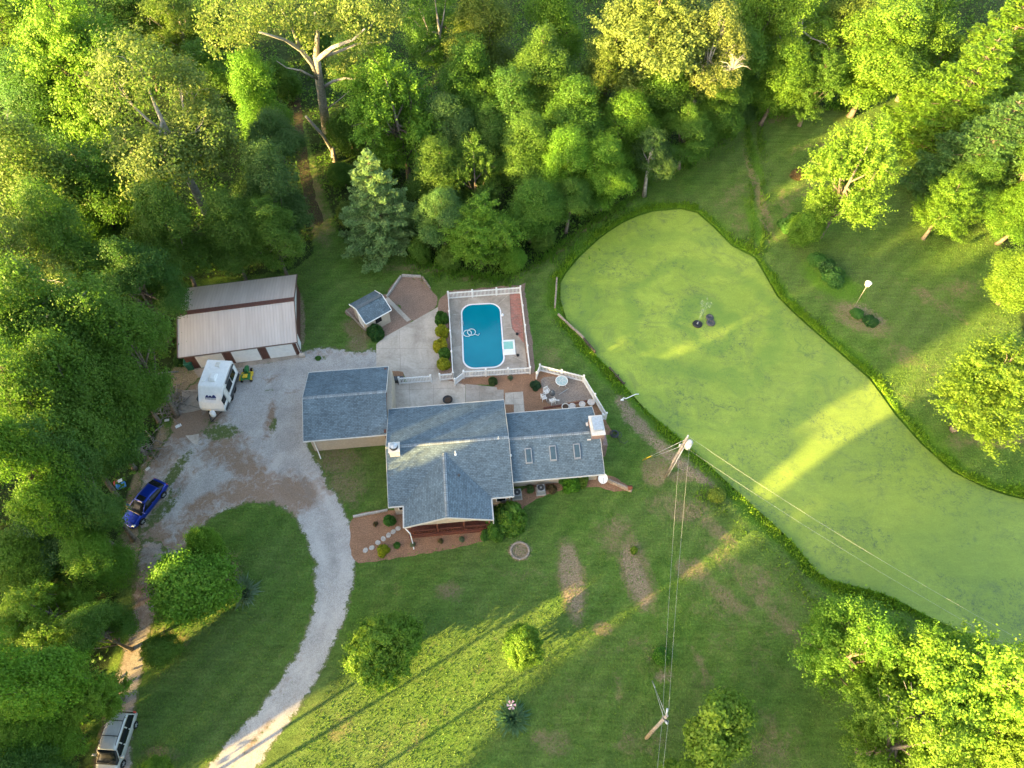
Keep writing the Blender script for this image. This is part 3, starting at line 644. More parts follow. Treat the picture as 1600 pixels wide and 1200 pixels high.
for a in [
 # upper left wood
 ('broad2', 'lime', 25, 45, 75, 20, 'sunlit yellow green tree filling the very top left corner'),
 ('tuft1', 'lime', 128, 88, 78, 23, 'tall bright yellow green tree left of the pale sycamore, catching the low sun'),
 ('airy1', 'pale', 262, 200, 108, 24, 'large pale sycamore with whitish limbs showing, its upper half sunlit'),
 ('broad3', 'dark', 60, 150, 60, 15, 'dark shaded tree below the bright tree in the top left'),
 ('broad1', 'olive', 72, 285, 88, 20, 'broad tree on the left edge below the pale sycamore, its left side sunlit'),
 ('broad4', 'mid', 195, 25, 58, 17, 'mid green tree at the top edge, second crown from the top left corner'),
 ('airy2', 'olive', 275, 45, 58, 16, 'thin olive tree at the top edge above the pale sycamore'),
 ('broad3', 'dark', 345, 55, 48, 14, 'dark low tree just left of the bare limbed giant at the top edge'),
 ('broad2', 'deep', 330, 125, 45, 12, 'shaded tree between the pale sycamore and the bare limbed giant'),
 ('broad1', 'bright', 396, 150, 45, 15, 'fresh green egg shaped tree left of the trunk of the bare limbed giant'),
 ('broad4', 'teal', 425, 225, 50, 13, 'bluish green tree along the left side of the dirt forest path, its far end'),
 ('broad1', 'teal', 415, 300, 58, 14, 'bluish green tree along the left side of the forest path, above the barn'),
 ('broad2', 'mid', 424, 366, 42, 11, 'mid green tree overhanging the lawn behind the right half of the barn'),
 ('broad3', 'mid', 348, 362, 46, 13, 'wide tree right behind the middle of the barn roof'),
 ('broad1', 'mid', 255, 365, 56, 15, 'large tree behind the left end of the barn, under the pale sycamore'),
 ('broad4', 'dark', 205, 440, 62, 15, 'dark tree left of the barn roof with small shaded leaves'),
 ('broad2', 'deep', 150, 320, 62, 16, 'deep green tree between the left edge tree and the pale sycamore'),
 ('broad1', 'mid', 118, 395, 52, 19, 'leaning ivy covered tree whose grey trunk shows left of the barn'),
 ('airy2', 'pale', 40, 440, 62, 20, 'half bare sunlit tree on the left edge with dead grey branches'),
 ('broad3', 'mid', 110, 510, 62, 22, 'tree with dead twig tips left of the barn, in front of the half bare tree'),
 ('broad2', 'deep', 190, 535, 62, 19, 'deep green tree beside the left wall of the barn'),
 ('broad4', 'mid', 45, 560, 65, 22, 'mid green tree on the left edge level with the barn doors'),
 ('broad1', 'deep', 205, 605, 48, 10, 'low dense tree overhanging the debris pile left of the trailer'),
 ('broad3', 'deep', 130, 600, 65, 19, 'dense shaded tree two crowns left of the trailer'),
 ('broad2', 'mid', 55, 660, 66, 22, 'feathery green tree on the left edge level with the trailer front'),
 ('broad1', 'dark', 155, 675, 52, 11, 'dark dense tree at the edge of the gravel, up the slope from the blue car'),
 ('broad4', 'bright', 30, 735, 55, 24, 'bright tree on the left edge level with the blue car'),
 ('broad2', 'dark', 105, 755, 55, 18, 'dark tree two crowns left of the blue car'),
 ('tuft1', 'teal', 90, 835, 72, 22, 'grey green tree with feathery tips below left of the blue car'),
 ('broad1', 'bright', 150, 862, 50, 20, 'bright yellow green tree overhanging the front of the blue car'),
 ('broad3', 'lime', 25, 880, 65, 23, 'olive tree on the left edge below the level of the blue car'),
 ('tuft2', 'lime', 75, 955, 78, 23, 'wide bright tree left of the dappled dirt lane'),
 ('broad4', 'mid', 152, 985, 44, 11, 'small crowned tree hanging over the left side of the dirt lane'),
 ('broad1', 'bright', 20, 1040, 65, 22, 'bright green tree on the left edge above the bottom left corner'),
 ('tuft1', 'lime', 122, 1062, 52, 11, 'mid green tree just up left of the silver minivan'),
 ('broad4', 'bright', 50, 1130, 62, 11, 'green tree left of the silver minivan near the bottom left corner'),
 ('broad3', 'dark', 55, 1215, 52, 10, 'dark tree cut by the bottom edge left of the silver minivan'),
 ('broad1', 'mid', -40, 1180, 62, 12, 'tree whose crown just enters at the bottom left corner'),
 # upper middle wood
 ('tuft2', 'bright', 622, 165, 72, 17, 'big fresh green tree with layered crown right of the bare limbed giant'),
 ('broad4', 'dark', 560, 90, 45, 13, 'dark tree under the right limbs of the bare limbed giant'),
 ('airy1', 'mid', 688, 45, 52, 18, 'thin crowned tree with pale stems at the top edge right of the bare limbed giant'),
 ('broad1', 'olive', 762, 55, 55, 18, 'olive crowned tree at the top edge, third crown right of the bare limbed giant'),
 ('broad2', 'deep', 735, 128, 50, 15, 'deep green tree behind the right shoulder of the big fresh green tree'),
 ('broad3', 'teal', 700, 200, 42, 11, 'low bluish tree in the hollow right of the big fresh green tree'),
 ('broad1', 'bright', 855, 40, 50, 18, 'bright topped tree at the top edge left of the sunlit willowy tree'),
 ('broad4', 'mid', 850, 115, 58, 16, 'mid green tree below left of the sunlit willowy tree'),
 ('broad2', 'dark', 790, 175, 50, 13, 'dark tree in the middle of the wood above the pool'),
 ('broad1', 'mid', 812, 235, 48, 12, 'mid green tree straight above the pool, second row from the lawn'),
 ('broad3', 'deep', 900, 190, 52, 13, 'deep green tree two crowns behind the top of the pond'),
 ('tuft1', 'pale', 1020, 55, 88, 21, 'big sunlit willowy tree with pale yellow drooping sprays at the top edge'),
 ('airy2', 'pale', 1098, 100, 52, 18, 'thin pale sunlit tree with drooping branches right of the willowy tree'),
 ('broad4', 'olive', 945, 110, 45, 15, 'shaded olive tree under the left side of the sunlit willowy tree'),
 ('broad2', 'lime', 1180, 30, 55, 18, 'sunlit tree at the top edge right of the willowy tree'),
 ('broad1', 'mid', 675, 275, 42, 12, 'mid green tree right of the big pale conifer top'),
 ('broad4', 'teal', 690, 335, 45, 10, 'grey green tree between the pale conifer and the round tree by the pool'),
 ('tuft2', 'mid', 738, 268, 40, 12, 'light green tree behind the round bright tree above the pool'),
 ('tuft2', 'bright', 752, 348, 58, 10, 'round bright green tree at the lawn edge just above the pool'),
 ('broad1', 'bright', 875, 250, 46, 11, 'bright rounded tree left of the domed tree along the lawn edge'),
 ('broad3', 'deep', 830, 320, 48, 9, 'deep green tree at the lawn edge above right of the pool'),
 ('broad2', 'bright', 948, 262, 42, 10, 'domed mid green tree at the lawn edge above the left end of the pond'),
 ('broad4', 'mid', 888, 312, 45, 8, 'low tree at the lawn edge pointing at the left end of the pond'),
 ('broad1', 'bright', 975, 205, 45, 11, 'bright tree two crowns above the top tip of the pond'),
 ('airy1', 'teal', 1018, 248, 42, 9, 'thin greyish tree at the lawn edge above the top tip of the pond'),
 ('broad3', 'deep', 1030, 150, 50, 13, 'deep shaded tree below the sunlit willowy tree'),
 ('broad4', 'mid', 1075, 205, 42, 9, 'mid green tree at the lawn edge left of the grassy ditch'),
 ('broad2', 'deep', 1118, 160, 42, 10, 'shaded tree above the upper end of the grassy ditch'),
 ('broad1', 'mid', 1160, 110, 48, 13, 'mid green tree behind the upper end of the grassy ditch'),
 ('broad3', 'bright', 1215, 115, 48, 12, 'leafy green tree at the wood edge right of the ditch head'),
 ('tuft1', 'mid', 1275, 130, 45, 10, 'spreading shrubby tree at the wood edge above the lone sunlit tree'),
 ('airy2', 'lime', 1255, 45, 55, 17, 'patchy sunlit tree at the top edge above the shrubby wood edge'),
 ('broad2', 'lime', 1378, 72, 72, 16, 'wide sunlit tree hanging over the far lawn edge near the top right'),
 ('broad4', 'olive', 1320, 35, 50, 16, 'olive sunlit tree at the top edge left of the wide sunlit tree'),
 ('tuft2', 'lime', 1462, 40, 58, 17, 'sunlit tree at the top edge right of the wide sunlit tree'),
 ('pine', 'lime', 1510, 125, 72, 17, 'sunlit pine with drooping boughs near the top right corner'),
 ('pine', 'lime', 1578, 60, 66, 19, 'tall pale lit pine in the top right corner'),
 ('pine', 'teal', 1560, 215, 70, 15, 'shaded bluish pine on the right edge beyond the lawn'),
 ('broad2', 'deep', 1530, 285, 42, 9, 'shaded leafy tree tucked under the bluish pine on the right'),
 ('broad1', 'bright', 1598, 330, 48, 8, 'tree on the right edge below the bluish pine, left side sunlit'),
 ('broad3', 'lime', 1602, 425, 46, 8, 'sunlit tree on the right edge beside the lawn streaks'),
 ('broad2', 'mid', 1620, 250, 50, 14, 'leafy tree cut by the right edge beside the bluish pine'),
]: tree(*a)
for a in [
 ('tuft2', 'lime', 1333, 262, 78, 16, 'tall lone sunlit tree with its slanting trunk showing on the lawn right of the pond', 'tree', 'tree', LAWN, .62),
 ('tuft1', 'bright', 1476, 322, 60, 8, 'low wide sunlit tree on the lawn right of the lone tall tree', 'tree', 'tree', LAWN),
 ('tuft1', 'lime', 1550, 612, 116, 11, 'broad bright tree on the right edge standing beside the pond bank', 'tree', 'tree', LAWN, .6),
 ('tuft2', 'bright', 1348, 1024, 96, 12, 'bright green maple at the lower right leaning over the pond corner, leftmost of its clump', 'tree', 'tree', LAWN),
 ('tuft1', 'lime', 1512, 1070, 120, 16, 'big sunlit tree filling the bottom right corner', 'tree', 'tree', LAWN),
 ('tuft2', 'lime', 1420, 1150, 104, 13, 'leafy tree at the bottom edge between the maple and the corner tree', 'tree', 'tree', LAWN),
 ('tuft1', 'lime', 1605, 1165, 78, 15, 'sunlit tree cut by the right edge in the bottom right corner', 'tree', 'tree', LAWN),
 ('tuft1', 'bright', 1305, 962, 40, 8, 'small leafy tree crown against the pond at the left tip of the lower right clump', 'tree', 'tree', LAWN),
 ('tuft2', 'bright', 1440, 1012, 80, 12, 'green tree against the pond behind the big sunlit corner tree', 'tree', 'tree', LAWN),
 ('sapling', 'lime', 1112, 1130, 72, 7.5, 'thin open tree on the lower lawn right of the second utility pole', 'tree', 'tree', LAWN),
 ('sapling', 'lime', 1055, 1205, 36, 4.5, 'low young tree cut by the bottom edge beside the wires', 'tree', 'tree', LAWN),
 ('round', 'lime', 601, 1003, 70, 6.8, 'dense round tree on the front lawn right of the curving drive', 'tree', 'tree', LAWN),
 ('round', 'lime', 817, 1006, 41, 5.0, 'small bright green tree in the middle of the front lawn', 'tree', 'tree', LAWN),
 ('bush', 'bright', 286, 905, 76, 9, 'big spreading tree on the tip of the lawn island inside the drive', 'tree', 'tree', LAWN),
 ('bush', 'bright', 320, 850, 30, 6, 'small tree crown joined to the upper right of the big island tree', 'tree', 'tree', LAWN),
 ('bush', 'mid', 245, 1010, 32, 4, 'shrubby little tree between the dirt lane and the big island tree', 'tree', 'tree', LAWN),
 ('bush', 'lime', 238, 1200, 26, 2.2, 'bright low bush at the bottom edge right of the silver minivan', 'shrub', 'shrub', 'loose shrubs'),
 ('conifer', 'blue', 588, 330, 66, 13.5, 'big pale bluish conifer on the lawn behind the shed', 'conifer', 'conifer_tree', LAWN, .42),
 ('bush', 'bright', 1200 + 58, 352, 33, 4.5, 'leafy sucker tree left of the slanting trunk of the lone tall tree', 'tree', 'tree', LAWN),
]: tree(*a)
# forest edge bushes
for (x, y, r, c, l) in [(505, 410, 0, 'mid', ''), (540, 330, 20, 'olive', 'low yellowish bush left of the pale conifer beside the forest path'), (535, 270, 26, 'mid', 'bush at the foot of the broken snag beside the forest path'),
    (655, 385, 24, 'deep', 'low bush at the lawn edge right of the pale conifer'), (700, 400, 22, 'mid', 'low bush at the lawn edge left of the round bright tree'), (800, 400, 24, 'bright', 'low bush at the lawn edge right of the round bright tree'),
    (845, 368, 24, 'mid', 'low bush at the lawn edge above the timber bank'), (1005, 270, 20, 'deep', 'dark low bush at the lawn edge above the pond tip'), (1110, 200, 22, 'mid', 'low bush at the wood edge left of the ditch head'),
    (1165, 170, 22, 'teal', 'greyish low bush at the ditch head'), (1335, 150, 24, 'mid', 'low bush at the wood edge under the wide sunlit tree'), (1235, 155, 22, 'deep', 'dark low bush at the wood edge right of the ditch head'),
    (500, 60, 34, 'deep', 'dark understorey bush beneath the bare limbed giant'), (440, 120, 34, 'mid', 'understorey bush left of the trunk of the bare limbed giant'), (545, 200, 34, 'deep', 'understorey bush between the giant trunk and the fresh green tree'), (600, 255, 24, 'deep', 'shaded bush directly behind the tip of the pale conifer')]:
    if r: tree('bush', c, x, y, r, 3.2 if r < 30 else 6, l, 'bush', 'bush', 'bushes along the edge of the wood')
# trees beyond the picture that shade it
SC, SS = math.cos(SUN_AZ), math.sin(SUN_AZ)
def UV(u, v): return (u * SC - v * SS, u * SS + v * SC, 0)
OFF = 'tree beyond the left and bottom edges of the photo, shading the lawns'
for (u, v, r_, h, k) in [(-34, 5.6, 4.2, 21, 'broad1'), (-38, 0, 6.0, 22, 'broad2'), (-33, -7, 5.5, 21, 'broad3'), (-36, -15, 6.5, 22, 'broad4'), (-30, -23, 6, 21, 'broad1'), (-34, -31, 6.5, 22, 'broad2'), (-30, -39, 6, 20, 'broad3'), (-30, -47, 6, 20, 'broad3'),
     (-46, 3.5, 5.2, 23, 'broad2'), (-48, -6, 6, 24, 'broad3'), (-46, -20, 6, 23, 'broad4'), (-44, -35, 6, 23, 'broad1'), (-60, 0, 6, 22, 'broad3'), (-60, -12, 6, 22, 'broad1'),
     (-50, 22.4, 5, 21, 'broad3'), (-56, 19.5, 4, 25, 'broad2'), (-47, 25.8, 3.4, 21, 'broad1'), (-47, 35.2, 3.5, 21, 'broad1'), (-50, 30.5, 3, 15.9, 'broad2'), (-52, 42, 6.5, 22, 'broad4'), (-50, 52, 6, 22, 'broad2'), (-50, 62, 6, 21, 'broad1'), (-56, 38, 5, 25, 'broad4'), (-56, 46, 5, 25, 'broad4'), (-56, 57, 5, 24, 'broad4'), (-44, 38, 4.5, 23, 'broad2'), (-43, 46, 5, 23, 'broad3'), (-45, 55, 5, 23, 'broad1'), (-42, 70, 6, 20, 'broad3'), (-48, 80, 6, 20, 'broad3'), (-62, 50, 6, 24, 'broad1')]:
    tree(k, 'mid', 0, 0, 0, (h + 1 if v < 16 else 25.5 if v < 28 else min(h, 21)), OFF, 'tree', 'tree', 'trees outside the frame', loc=UV(u, v), R_=r_)
tree('high', 'mid', 0, 0, 0, 19.5, 'tall tree added outside the frame to shade the pond, left one of two with the highest crowns', 'tree', 'tree', 'trees outside the frame', loc=UV(-26, 16.0), R_=2.0)  # high-crowned pair added only to narrow the sun streak on the pond
tree('high', 'mid', 0, 0, 0, 19.5, 'tall tree added outside the frame to shade the pond, right one of two with the highest crowns', 'tree', 'tree', 'trees outside the frame', loc=UV(-26, 10.3), R_=2.0)
tree('high', 'mid', 0, 0, 0, 30.5, 'tallest but one of the trees added outside the frame to shade the pond, standing behind the tallest', 'tree', 'tree', 'trees outside the frame', loc=UV(-57, 30.5), R_=4)  # added sun blocker behind the roof gap, stops light reaching the pond
tree('high', 'mid', 0, 0, 0, 25.8, 'tall tree added outside the frame to shade the pond, in front of the tallest one', 'tree', 'tree', 'trees outside the frame', loc=UV(-42, 30.6), R_=3.0)  # added too, crown base set so only the roof beam passes under it
tree('high', 'mid', 0, 0, 0, 29.5, 'tall tree added outside the frame to cut pond streaks, its high crown beyond the left side of the sun band', 'tree', 'tree', 'trees outside the frame', loc=UV(-60, 17.0), R_=2.8)  # unseen blocker added against extra sun streaks on the pond
tree('high', 'mid', 0, 0, 0, 27.5, 'tall tree added outside the frame to cut a pond streak, its high crown left of the sun band', 'tree', 'tree', 'trees outside the frame', loc=UV(-52, 17.8), R_=2.8)  # added crown that keeps a second sun streak off the pond
tree('high', 'mid', 0, 0, 0, 28.5, 'tallest tree added outside the frame to shape the sun gap for the roof, crown high above the others', 'tree', 'tree', 'trees outside the frame', loc=UV(-50, 30.5), R_=3.2)  # added crown forming the top of a gap that dapples the roof
tree('high', 'mid', 0, 0, 0, 13.8, 'tall tree added outside the frame, its high crown placed to break the band of sun', 'tree', 'tree', 'trees outside the frame', loc=UV(-26, 14.6), R_=2.6)  # made-up crown, its height chosen to interrupt the sun band partway along

# the big bare limbed tree at the top
def tube_w(mb, L, r0, r1, n=8):
    m = len(L); mb.tube(L, [r0 + (r1 - r0) * i / (m - 1) for i in range(m)], n)
g0 = G(510, 205); root = empty('bare_limbed_tree', g0, 0, 'giant old tree with bare pale trunk and forking limbs at the top edge, crown sunlit', 'tree', W)
def at(px, py, z): return tuple(G(px, py, z) - g0)
mb = MB()
tube_w(mb, [(0, 0, -.2), at(505, 165, 5), at(498, 120, 10), at(494, 85, 14)], .62, .40, 10)
tube_w(mb, [at(499, 125, 9.5), at(488, 100, 12.5), at(470, 78, 15), at(445, 62, 17), at(405, 50, 19)], .38, .10)
tube_w(mb, [at(470, 78, 15), at(455, 40, 18), at(440, 15, 20)], .2, .07)
tube_w(mb, [at(497, 92, 13.5), at(520, 74, 15.5), at(552, 62, 17.5), at(570, 45, 19.5)], .30, .08)
tube_w(mb, [at(497, 92, 13), at(530, 80, 14), at(560, 68, 16), at(600, 65, 17)], .22, .06)
tube_w(mb, [at(494, 85, 14), at(496, 50, 17), at(492, 20, 20)], .34, .1)
tube_w(mb, [at(505, 137, 8), at(520, 127, 9), at(540, 122, 10), at(565, 126, 11)], .22, .06)
tube_w(mb, [at(510, 170, 5), at(525, 160, 6), at(546, 142, 8)], .12, .03)
tube_w(mb, [at(492, 122, 10), at(470, 110, 11.5), at(448, 106, 12), at(432, 95, 13)], .14, .03)
tube_w(mb, [at(552, 62, 17.5), at(572, 52, 18), at(590, 25, 20)], .12, .04)
mb.build('trunk', M['palebark'], root)
rs = np.random.RandomState(77); C = []
for (px, py, z, r, n) in [(345, 20, 19, 3.0, 26), (390, 30, 19, 3.0, 26), (430, 12, 20, 3.0, 30), (480, 10, 20, 3.2, 36), (520, 18, 20, 3.0, 34), (560, 28, 20, 2.9, 34), (595, 30, 19.5, 2.9, 34), (480, 45, 18, 1.8, 12), (340, 60, 17, 2.6, 20), (370, 50, 18, 2.4, 16), (575, 65, 17.5, 1.8, 10), (535, 42, 19, 2, 14), (560, 105, 11.5, 2.8, 26), (530, 98, 11.5, 2.2, 16), (590, 125, 11, 2.2, 14), (478, 65, 16, 1.2, 7), (600, 5, 20, 3, 20), (400, -20, 20, 4, 30), (520, -25, 20, 4, 40)]:
    c = np.array(at(px, py, z)); q = rndir(rs, n) * (rs.uniform(.2, 1, n) ** .5 * r)[:, None]; q[:, 2] *= .6; C.append(c + q)
C = np.concatenate(C); idx = np.repeat(np.arange(len(C)), 44)
P = C[idx] + rs.normal(0, .36, (len(idx), 3)); N = rndir(rs, len(idx)) * .8 + np.array([0, 0, .6])
cr = addobj('crown', leaves_mesh('crown', P, N, .28, rs), root); cr.color = (*GREEN['pale'], 1)
# broken snag
g0 = G(523, 252); mb = MB(); root = empty('broken_snag', g0, 0, 'broken grey dead trunk leaning beside the forest path', 'dead tree')
mb.tube([at(522, 240, .2), at(505, 212, 3.5), at(478, 182, 8)], [.26, .22, .15], 9); mb.build('leaning_trunk', M['palebark'], root)
mb = MB(); mb.tube([(0, 0, -.1), (.05, 0, 1.2), (.2, .1, 2.1)], [.38, .30, .12], 9); mb.build('stump', M['pole'], root)
for (b, t_, lab) in [((137, 452), (102, 372), 'leaning ivy grown grey trunk standing in the wood left of the barn')]:
    g0 = G(*b); root = empty('leaning_trunk', g0, 0, lab, 'tree trunk'); mb = MB(); q = at(*t_, 12)
    mb.tube([(0, 0, -.1), tuple(np.array(q) * .5 + np.array([.3, 0, 0])), q], [.45, .36, .25], 9); mb.build('trunk', M['bark'], root)
    rs = np.random.RandomState(8); u = rs.uniform(0, 1, 4200); P = np.outer(u, q) + rndir(rs, 4200) * (.5 + .55 * rs.uniform(0, 1, 4200) * u)[:, None] + np.array([.2, 0, 0]); P[:, 2] = np.abs(P[:, 2])
    iv = addobj('ivy', leaves_mesh('ivy', P, rndir(rs, 4200), .22, rs), root); iv.color = (*GREEN['mid'], 1)
# dead branches in the sunlit left edge trees
for (px, py, z, s, lab) in [(50, 490, 17, 2.6, 'dead grey branch spray sticking out of the half bare left edge tree'), (100, 492, 15, 2.8, 'second dead grey branch spray, nearer the barn'), (15, 210, 16, 3, 'dead twiggy branch spray on the left edge under the yellow tree'), (1145, 105, 15, 2.2, 'thin bare pale branch right of the willowy tree'), (1430, 1110, 9, 2.2, 'bare grey branches inside the lower right clump')]:
    g0 = G(px, py, z); rs_ = random.Random(px); mb = MB()
    for i in range(16):
        a = rs_.uniform(0, 6.28); L = s * rs_.uniform(.5, 1); d = Vector((math.cos(a), math.sin(a), rs_.uniform(-.1, .6)))
        mb.tube([(0, 0, -.3), tuple(d * L * .5 + Vector((rs_.uniform(-.2, .2), rs_.uniform(-.2, .2), .1))), tuple(d * L)], [.06, .035, .01], 4)
        for q in range(3):
            e = d * L * rs_.uniform(.5, .9); mb.tube([tuple(e), tuple(e + Vector((rs_.uniform(-.6, .6), rs_.uniform(-.6, .6), rs_.uniform(0, .4))))], [.025, .008], 4)
    o = mb.build('dead_branch', M['palebark']); o.location = g0; tag(o, lab, 'dead branch', 'dead branches in the tree tops')
# undergrowth on the forest floor
rs = np.random.RandomState(9); fp = smooth_closed(FOREST, 3); n = 60000
Q = np.stack([rs.uniform(-85, 75, n), rs.uniform(-15, 118, n)], 1); Q = Q[inside(Q, fp)]; Q = Q[np.abs(Q[:, 0]) < 22 + Q[:, 1] * .62 + 12]
Q = Q[rs.rand(len(Q)) < .55]
hh = 1.0 + 1.5 * np.clip(np.sin(Q[:, 0] * .9) * np.cos(Q[:, 1] * .7 + 1) + np.sin(Q[:, 0] * .37 + Q[:, 1] * .51), -.5, 2)
idx = np.repeat(np.arange(len(Q)), 7); P = np.concatenate([Q[idx] + rs.normal(0, .33, (len(idx), 2)), (hh[idx] * rs.uniform(.1, 1, len(idx)))[:, None]], 1)
ug = addobj('undergrowth', leaves_mesh('undergrowth', P, rndir(rs, len(P)) * .7 + np.array([0, 0, .7]), .34, rs)); ug.color = (*GREEN['deep'], 1); tag(ug, kind='stuff')
tag(ug, 'dark leafy undergrowth covering the floor of the wood', 'undergrowth')
# tall grass round the pond and along the ditch
def grass_band(name, pts, dens, wid, hgt, col, label, seed, off=.25, bl=.07):
    rs = np.random.RandomState(seed); V = []; pts = np.array(pts); d = np.roll(pts, -1, 0) - pts; L = np.hypot(*d.T); d = d[L < 8]; pp = pts[L < 8]; L = L[L < 8]
    gap = .5 + .5 * np.sin(pp[:, 0] * .31 + 1.3 * np.sin(pp[:, 1] * .23)) * np.cos(pp[:, 1] * .41 + pp[:, 0] * .17)
    cnt = rs.poisson(L * dens * np.clip(gap * 2.2 - .35, .08, 1.6)); idx = np.repeat(np.arange(len(L)), cnt); t = rs.rand(len(idx))[:, None]
    nn = np.stack([d[idx, 1], -d[idx, 0]], 1) / L[idx][:, None]
    clump = (1 + .6 * np.sin(pp[idx, 0] * 1.3) * np.cos(pp[idx, 1] * 1.7))
    B = pp[idx] + d[idx] * t + nn * (off + np.abs(rs.normal(0, wid, len(idx))) * clump - wid * .3)[:, None]
    h = hgt * rs.uniform(.5, 1.3, len(idx)) * clump ** .5; a = rs.uniform(0, 2 * np.pi, len(idx)); s = np.stack([np.cos(a), np.sin(a), 0 * a], 1) * bl
    ln = np.stack([rs.normal(0, .35, len(idx)), rs.normal(0, .35, len(idx)), np.ones(len(idx))], 1) * h[:, None]
    b = np.concatenate([B, np.full((len(B), 1), -.15 if off < .5 else 0)], 1)
    V = np.stack([b - s, b + s, b + ln * .7 + s * .6, b + ln], 1).reshape(-1, 3); F = np.arange(len(V)).reshape(-1, 4)
    me = bpy.data.meshes.new(name); np_mesh(me, V, F); me.materials.append(M['leaf']); o = addobj(name, me); o.color = (*col, 1); tag(o, label, 'grass', kind='stuff')
pr = np.array([p for p in Pp]); area = np.sum(pr[:, 0] * np.roll(pr[:, 1], -1) - np.roll(pr[:, 0], -1) * pr[:, 1])
if area < 0: pr = pr[::-1]
pr = pr[(pr[:, 0] < 62)]
grass_band('pond_bank_grass', pr, 130, .42, .30, (.17, .32, .02), 'tall bright grass fringing the bank of the green pond', 4)
dl = px2w([(1176, 195), (1180, 230), (1184, 270), (1182, 320), (1186, 360), (1180, 395)]); dl = resample(dl + dl[::-1], 1)
grass_band('ditch_weeds', dl, 45, .5, .35, (.11, .21, .025), 'rough weeds growing along the grassy ditch on the far lawn', 6, .5)
el = px2w([(640, 402), (700, 424), (780, 436), (840, 414), (880, 380), (945, 336), (1010, 296), (1080, 250), (1130, 205), (1190, 174), (1290, 172), (1390, 144)]); el = resample(el + el[::-1], 1)
grass_band('wood_edge_weeds', el, 60, .8, .5, (.10, .22, .02), 'weeds and low brambles along the lawn edge of the wood', 7, .0, .09)
tw = px2w([(1090, 765), (1120, 790), (1150, 818), (1185, 845), (1215, 880), (1250, 920), (1275, 950)]); tw = resample(tw + tw[::-1], 1)
grass_band('bank_weeds', tw, 40, .5, .4, (.14, .25, .02), 'clumps of taller weeds on the slope below the pond bank', 8, .1, .08)
# lawn tufts
rs = np.random.RandomState(21); n = 260000; Q = np.stack([rs.uniform(-42, 62, n), rs.uniform(4, 78, n)], 1)
ok = ~inside(Q, fp) & ~inside(Q, Pp) & (np.abs(Q[:, 0]) < 38 + Q[:, 1] * .4)
Q = Q[ok]
BLOCK = [px2w([(300, 1225), (430, 1205), (466, 1160), (502, 1095), (530, 1030), (547, 960), (556, 890), (553, 835), (536, 790), (512, 750), (480, 690), (480, 546), (350, 560), (262, 600), (222, 745), (200, 860), (120, 1240), (204, 1240), (238, 985), (262, 860), (291, 857), (345, 802), (385, 788), (430, 791), (476, 840), (488, 885), (474, 985), (452, 1040), (382, 1135)]),
         px2w([(470, 700), (476, 545), (585, 545), (600, 525), (540, 490), (570, 450), (640, 428), (680, 460), (820, 440), (842, 578), (910, 590), (950, 680), (980, 760), (790, 810), (770, 840), (550, 880), (550, 810), (607, 795), (607, 690)])]
for b in BLOCK: Q = Q[~inside(Q, b)]
V = len(Q); s = rs.uniform(.03, .055, V); a = rs.uniform(0, 6.28, V); sx = np.stack([np.cos(a) * s, np.sin(a) * s, 0 * a], 1); b = np.concatenate([Q, np.zeros((V, 1))], 1); h = rs.uniform(.03, .09, V)
tip = b + np.stack([rs.normal(0, .05, V), rs.normal(0, .05, V), h], 1)
VV = np.stack([b - sx, b + sx, tip + sx * .4, tip - sx * .4], 1).reshape(-1, 3); me = bpy.data.meshes.new('lawn_grass'); np_mesh(me, VV, np.arange(4 * V).reshape(-1, 4)); me.materials.append(M['leaf'])
lg = addobj('lawn_grass', me); lg.color = (.122, .222, .032, 1); tag(lg, 'short mown grass tufts covering the lawns', 'grass', kind='stuff')
# ------------------------------------------------------------------ buildings
def slab_roof(mb, F, a0, a1, b0, z0, b1, z1, t=.12, uvs=1):
    """one roof slope from eave (b0,z0) to ridge (b1,z1)"""
    L = math.hypot(b1 - b0, z1 - z0)
    p = [F.w(a0, b0, z0), F.w(a1, b0, z0), F.w(a1, b1, z1), F.w(a0, b1, z1)]
    uv = [(a0, 0), (a1, 0), (a1, L), (a0, L)]
    if (b1 - b0) < 0: p = p[::-1]; uv = uv[::-1]
    mb.face(p, uv); q = [v - Vector((0, 0, t)) for v in p]
    mb.face(q[::-1])
    for i in range(4): mb.face([p[i], q[i], q[(i + 1) % 4], p[(i + 1) % 4]])
def fbox(mb, F, a0, a1, b0, b1, z0, z1):
    p = [F.w(a, b, z) for z in (z0, z1) for a, b in ((a0, b0), (a1, b0), (a1, b1), (a0, b1))]
    for q in ((0, 3, 2, 1), (4, 5, 6, 7), (0, 1, 5, 4), (1, 2, 6, 5), (2, 3, 7, 6), (3, 0, 4, 7)):
        pts = [p[j] for j in q]; e = (pts[1] - pts[0]).length; h = (pts[2] - pts[1]).length; mb.face(pts, [(0, 0), (e, 0), (e, h), (0, h)])
def fbar(mb, F, p, q, wd, hg):
    """a rectangular bar along p-q given in frame coordinates (a,b,z)"""
    A, B = F.w(*p), F.w(*q); d = (B - A).normalized(); s = Vector((-d.y, d.x, 0)); s = s.normalized() * wd / 2 if s.length > 1e-6 else Vector((wd / 2, 0, 0)); u = d.cross(s).normalized() * hg / 2
    mb.loft([[A - s - u, A + s - u, A + s + u, A - s + u], [B - s - u, B + s - u, B + s + u, B - s + u]])
def gable_wall(mb, F, a, b0, b1, z0, ze, zr, th=.12):
    bm = (b0 + b1) / 2; P1 = [(a, b0, z0), (a, b1, z0), (a, b1, ze), (a, bm, zr), (a, b0, ze)]
    mb.loft([[F.w(*p) for p in P1], [F.w(p[0] + th, p[1], p[2]) for p in P1]])
def part(fn, name, mat, parent):
    mb = MB(); fn(mb); o = mb.build(name, mat, parent); o.matrix_parent_inverse = parent.matrix_world.inverted(); return o

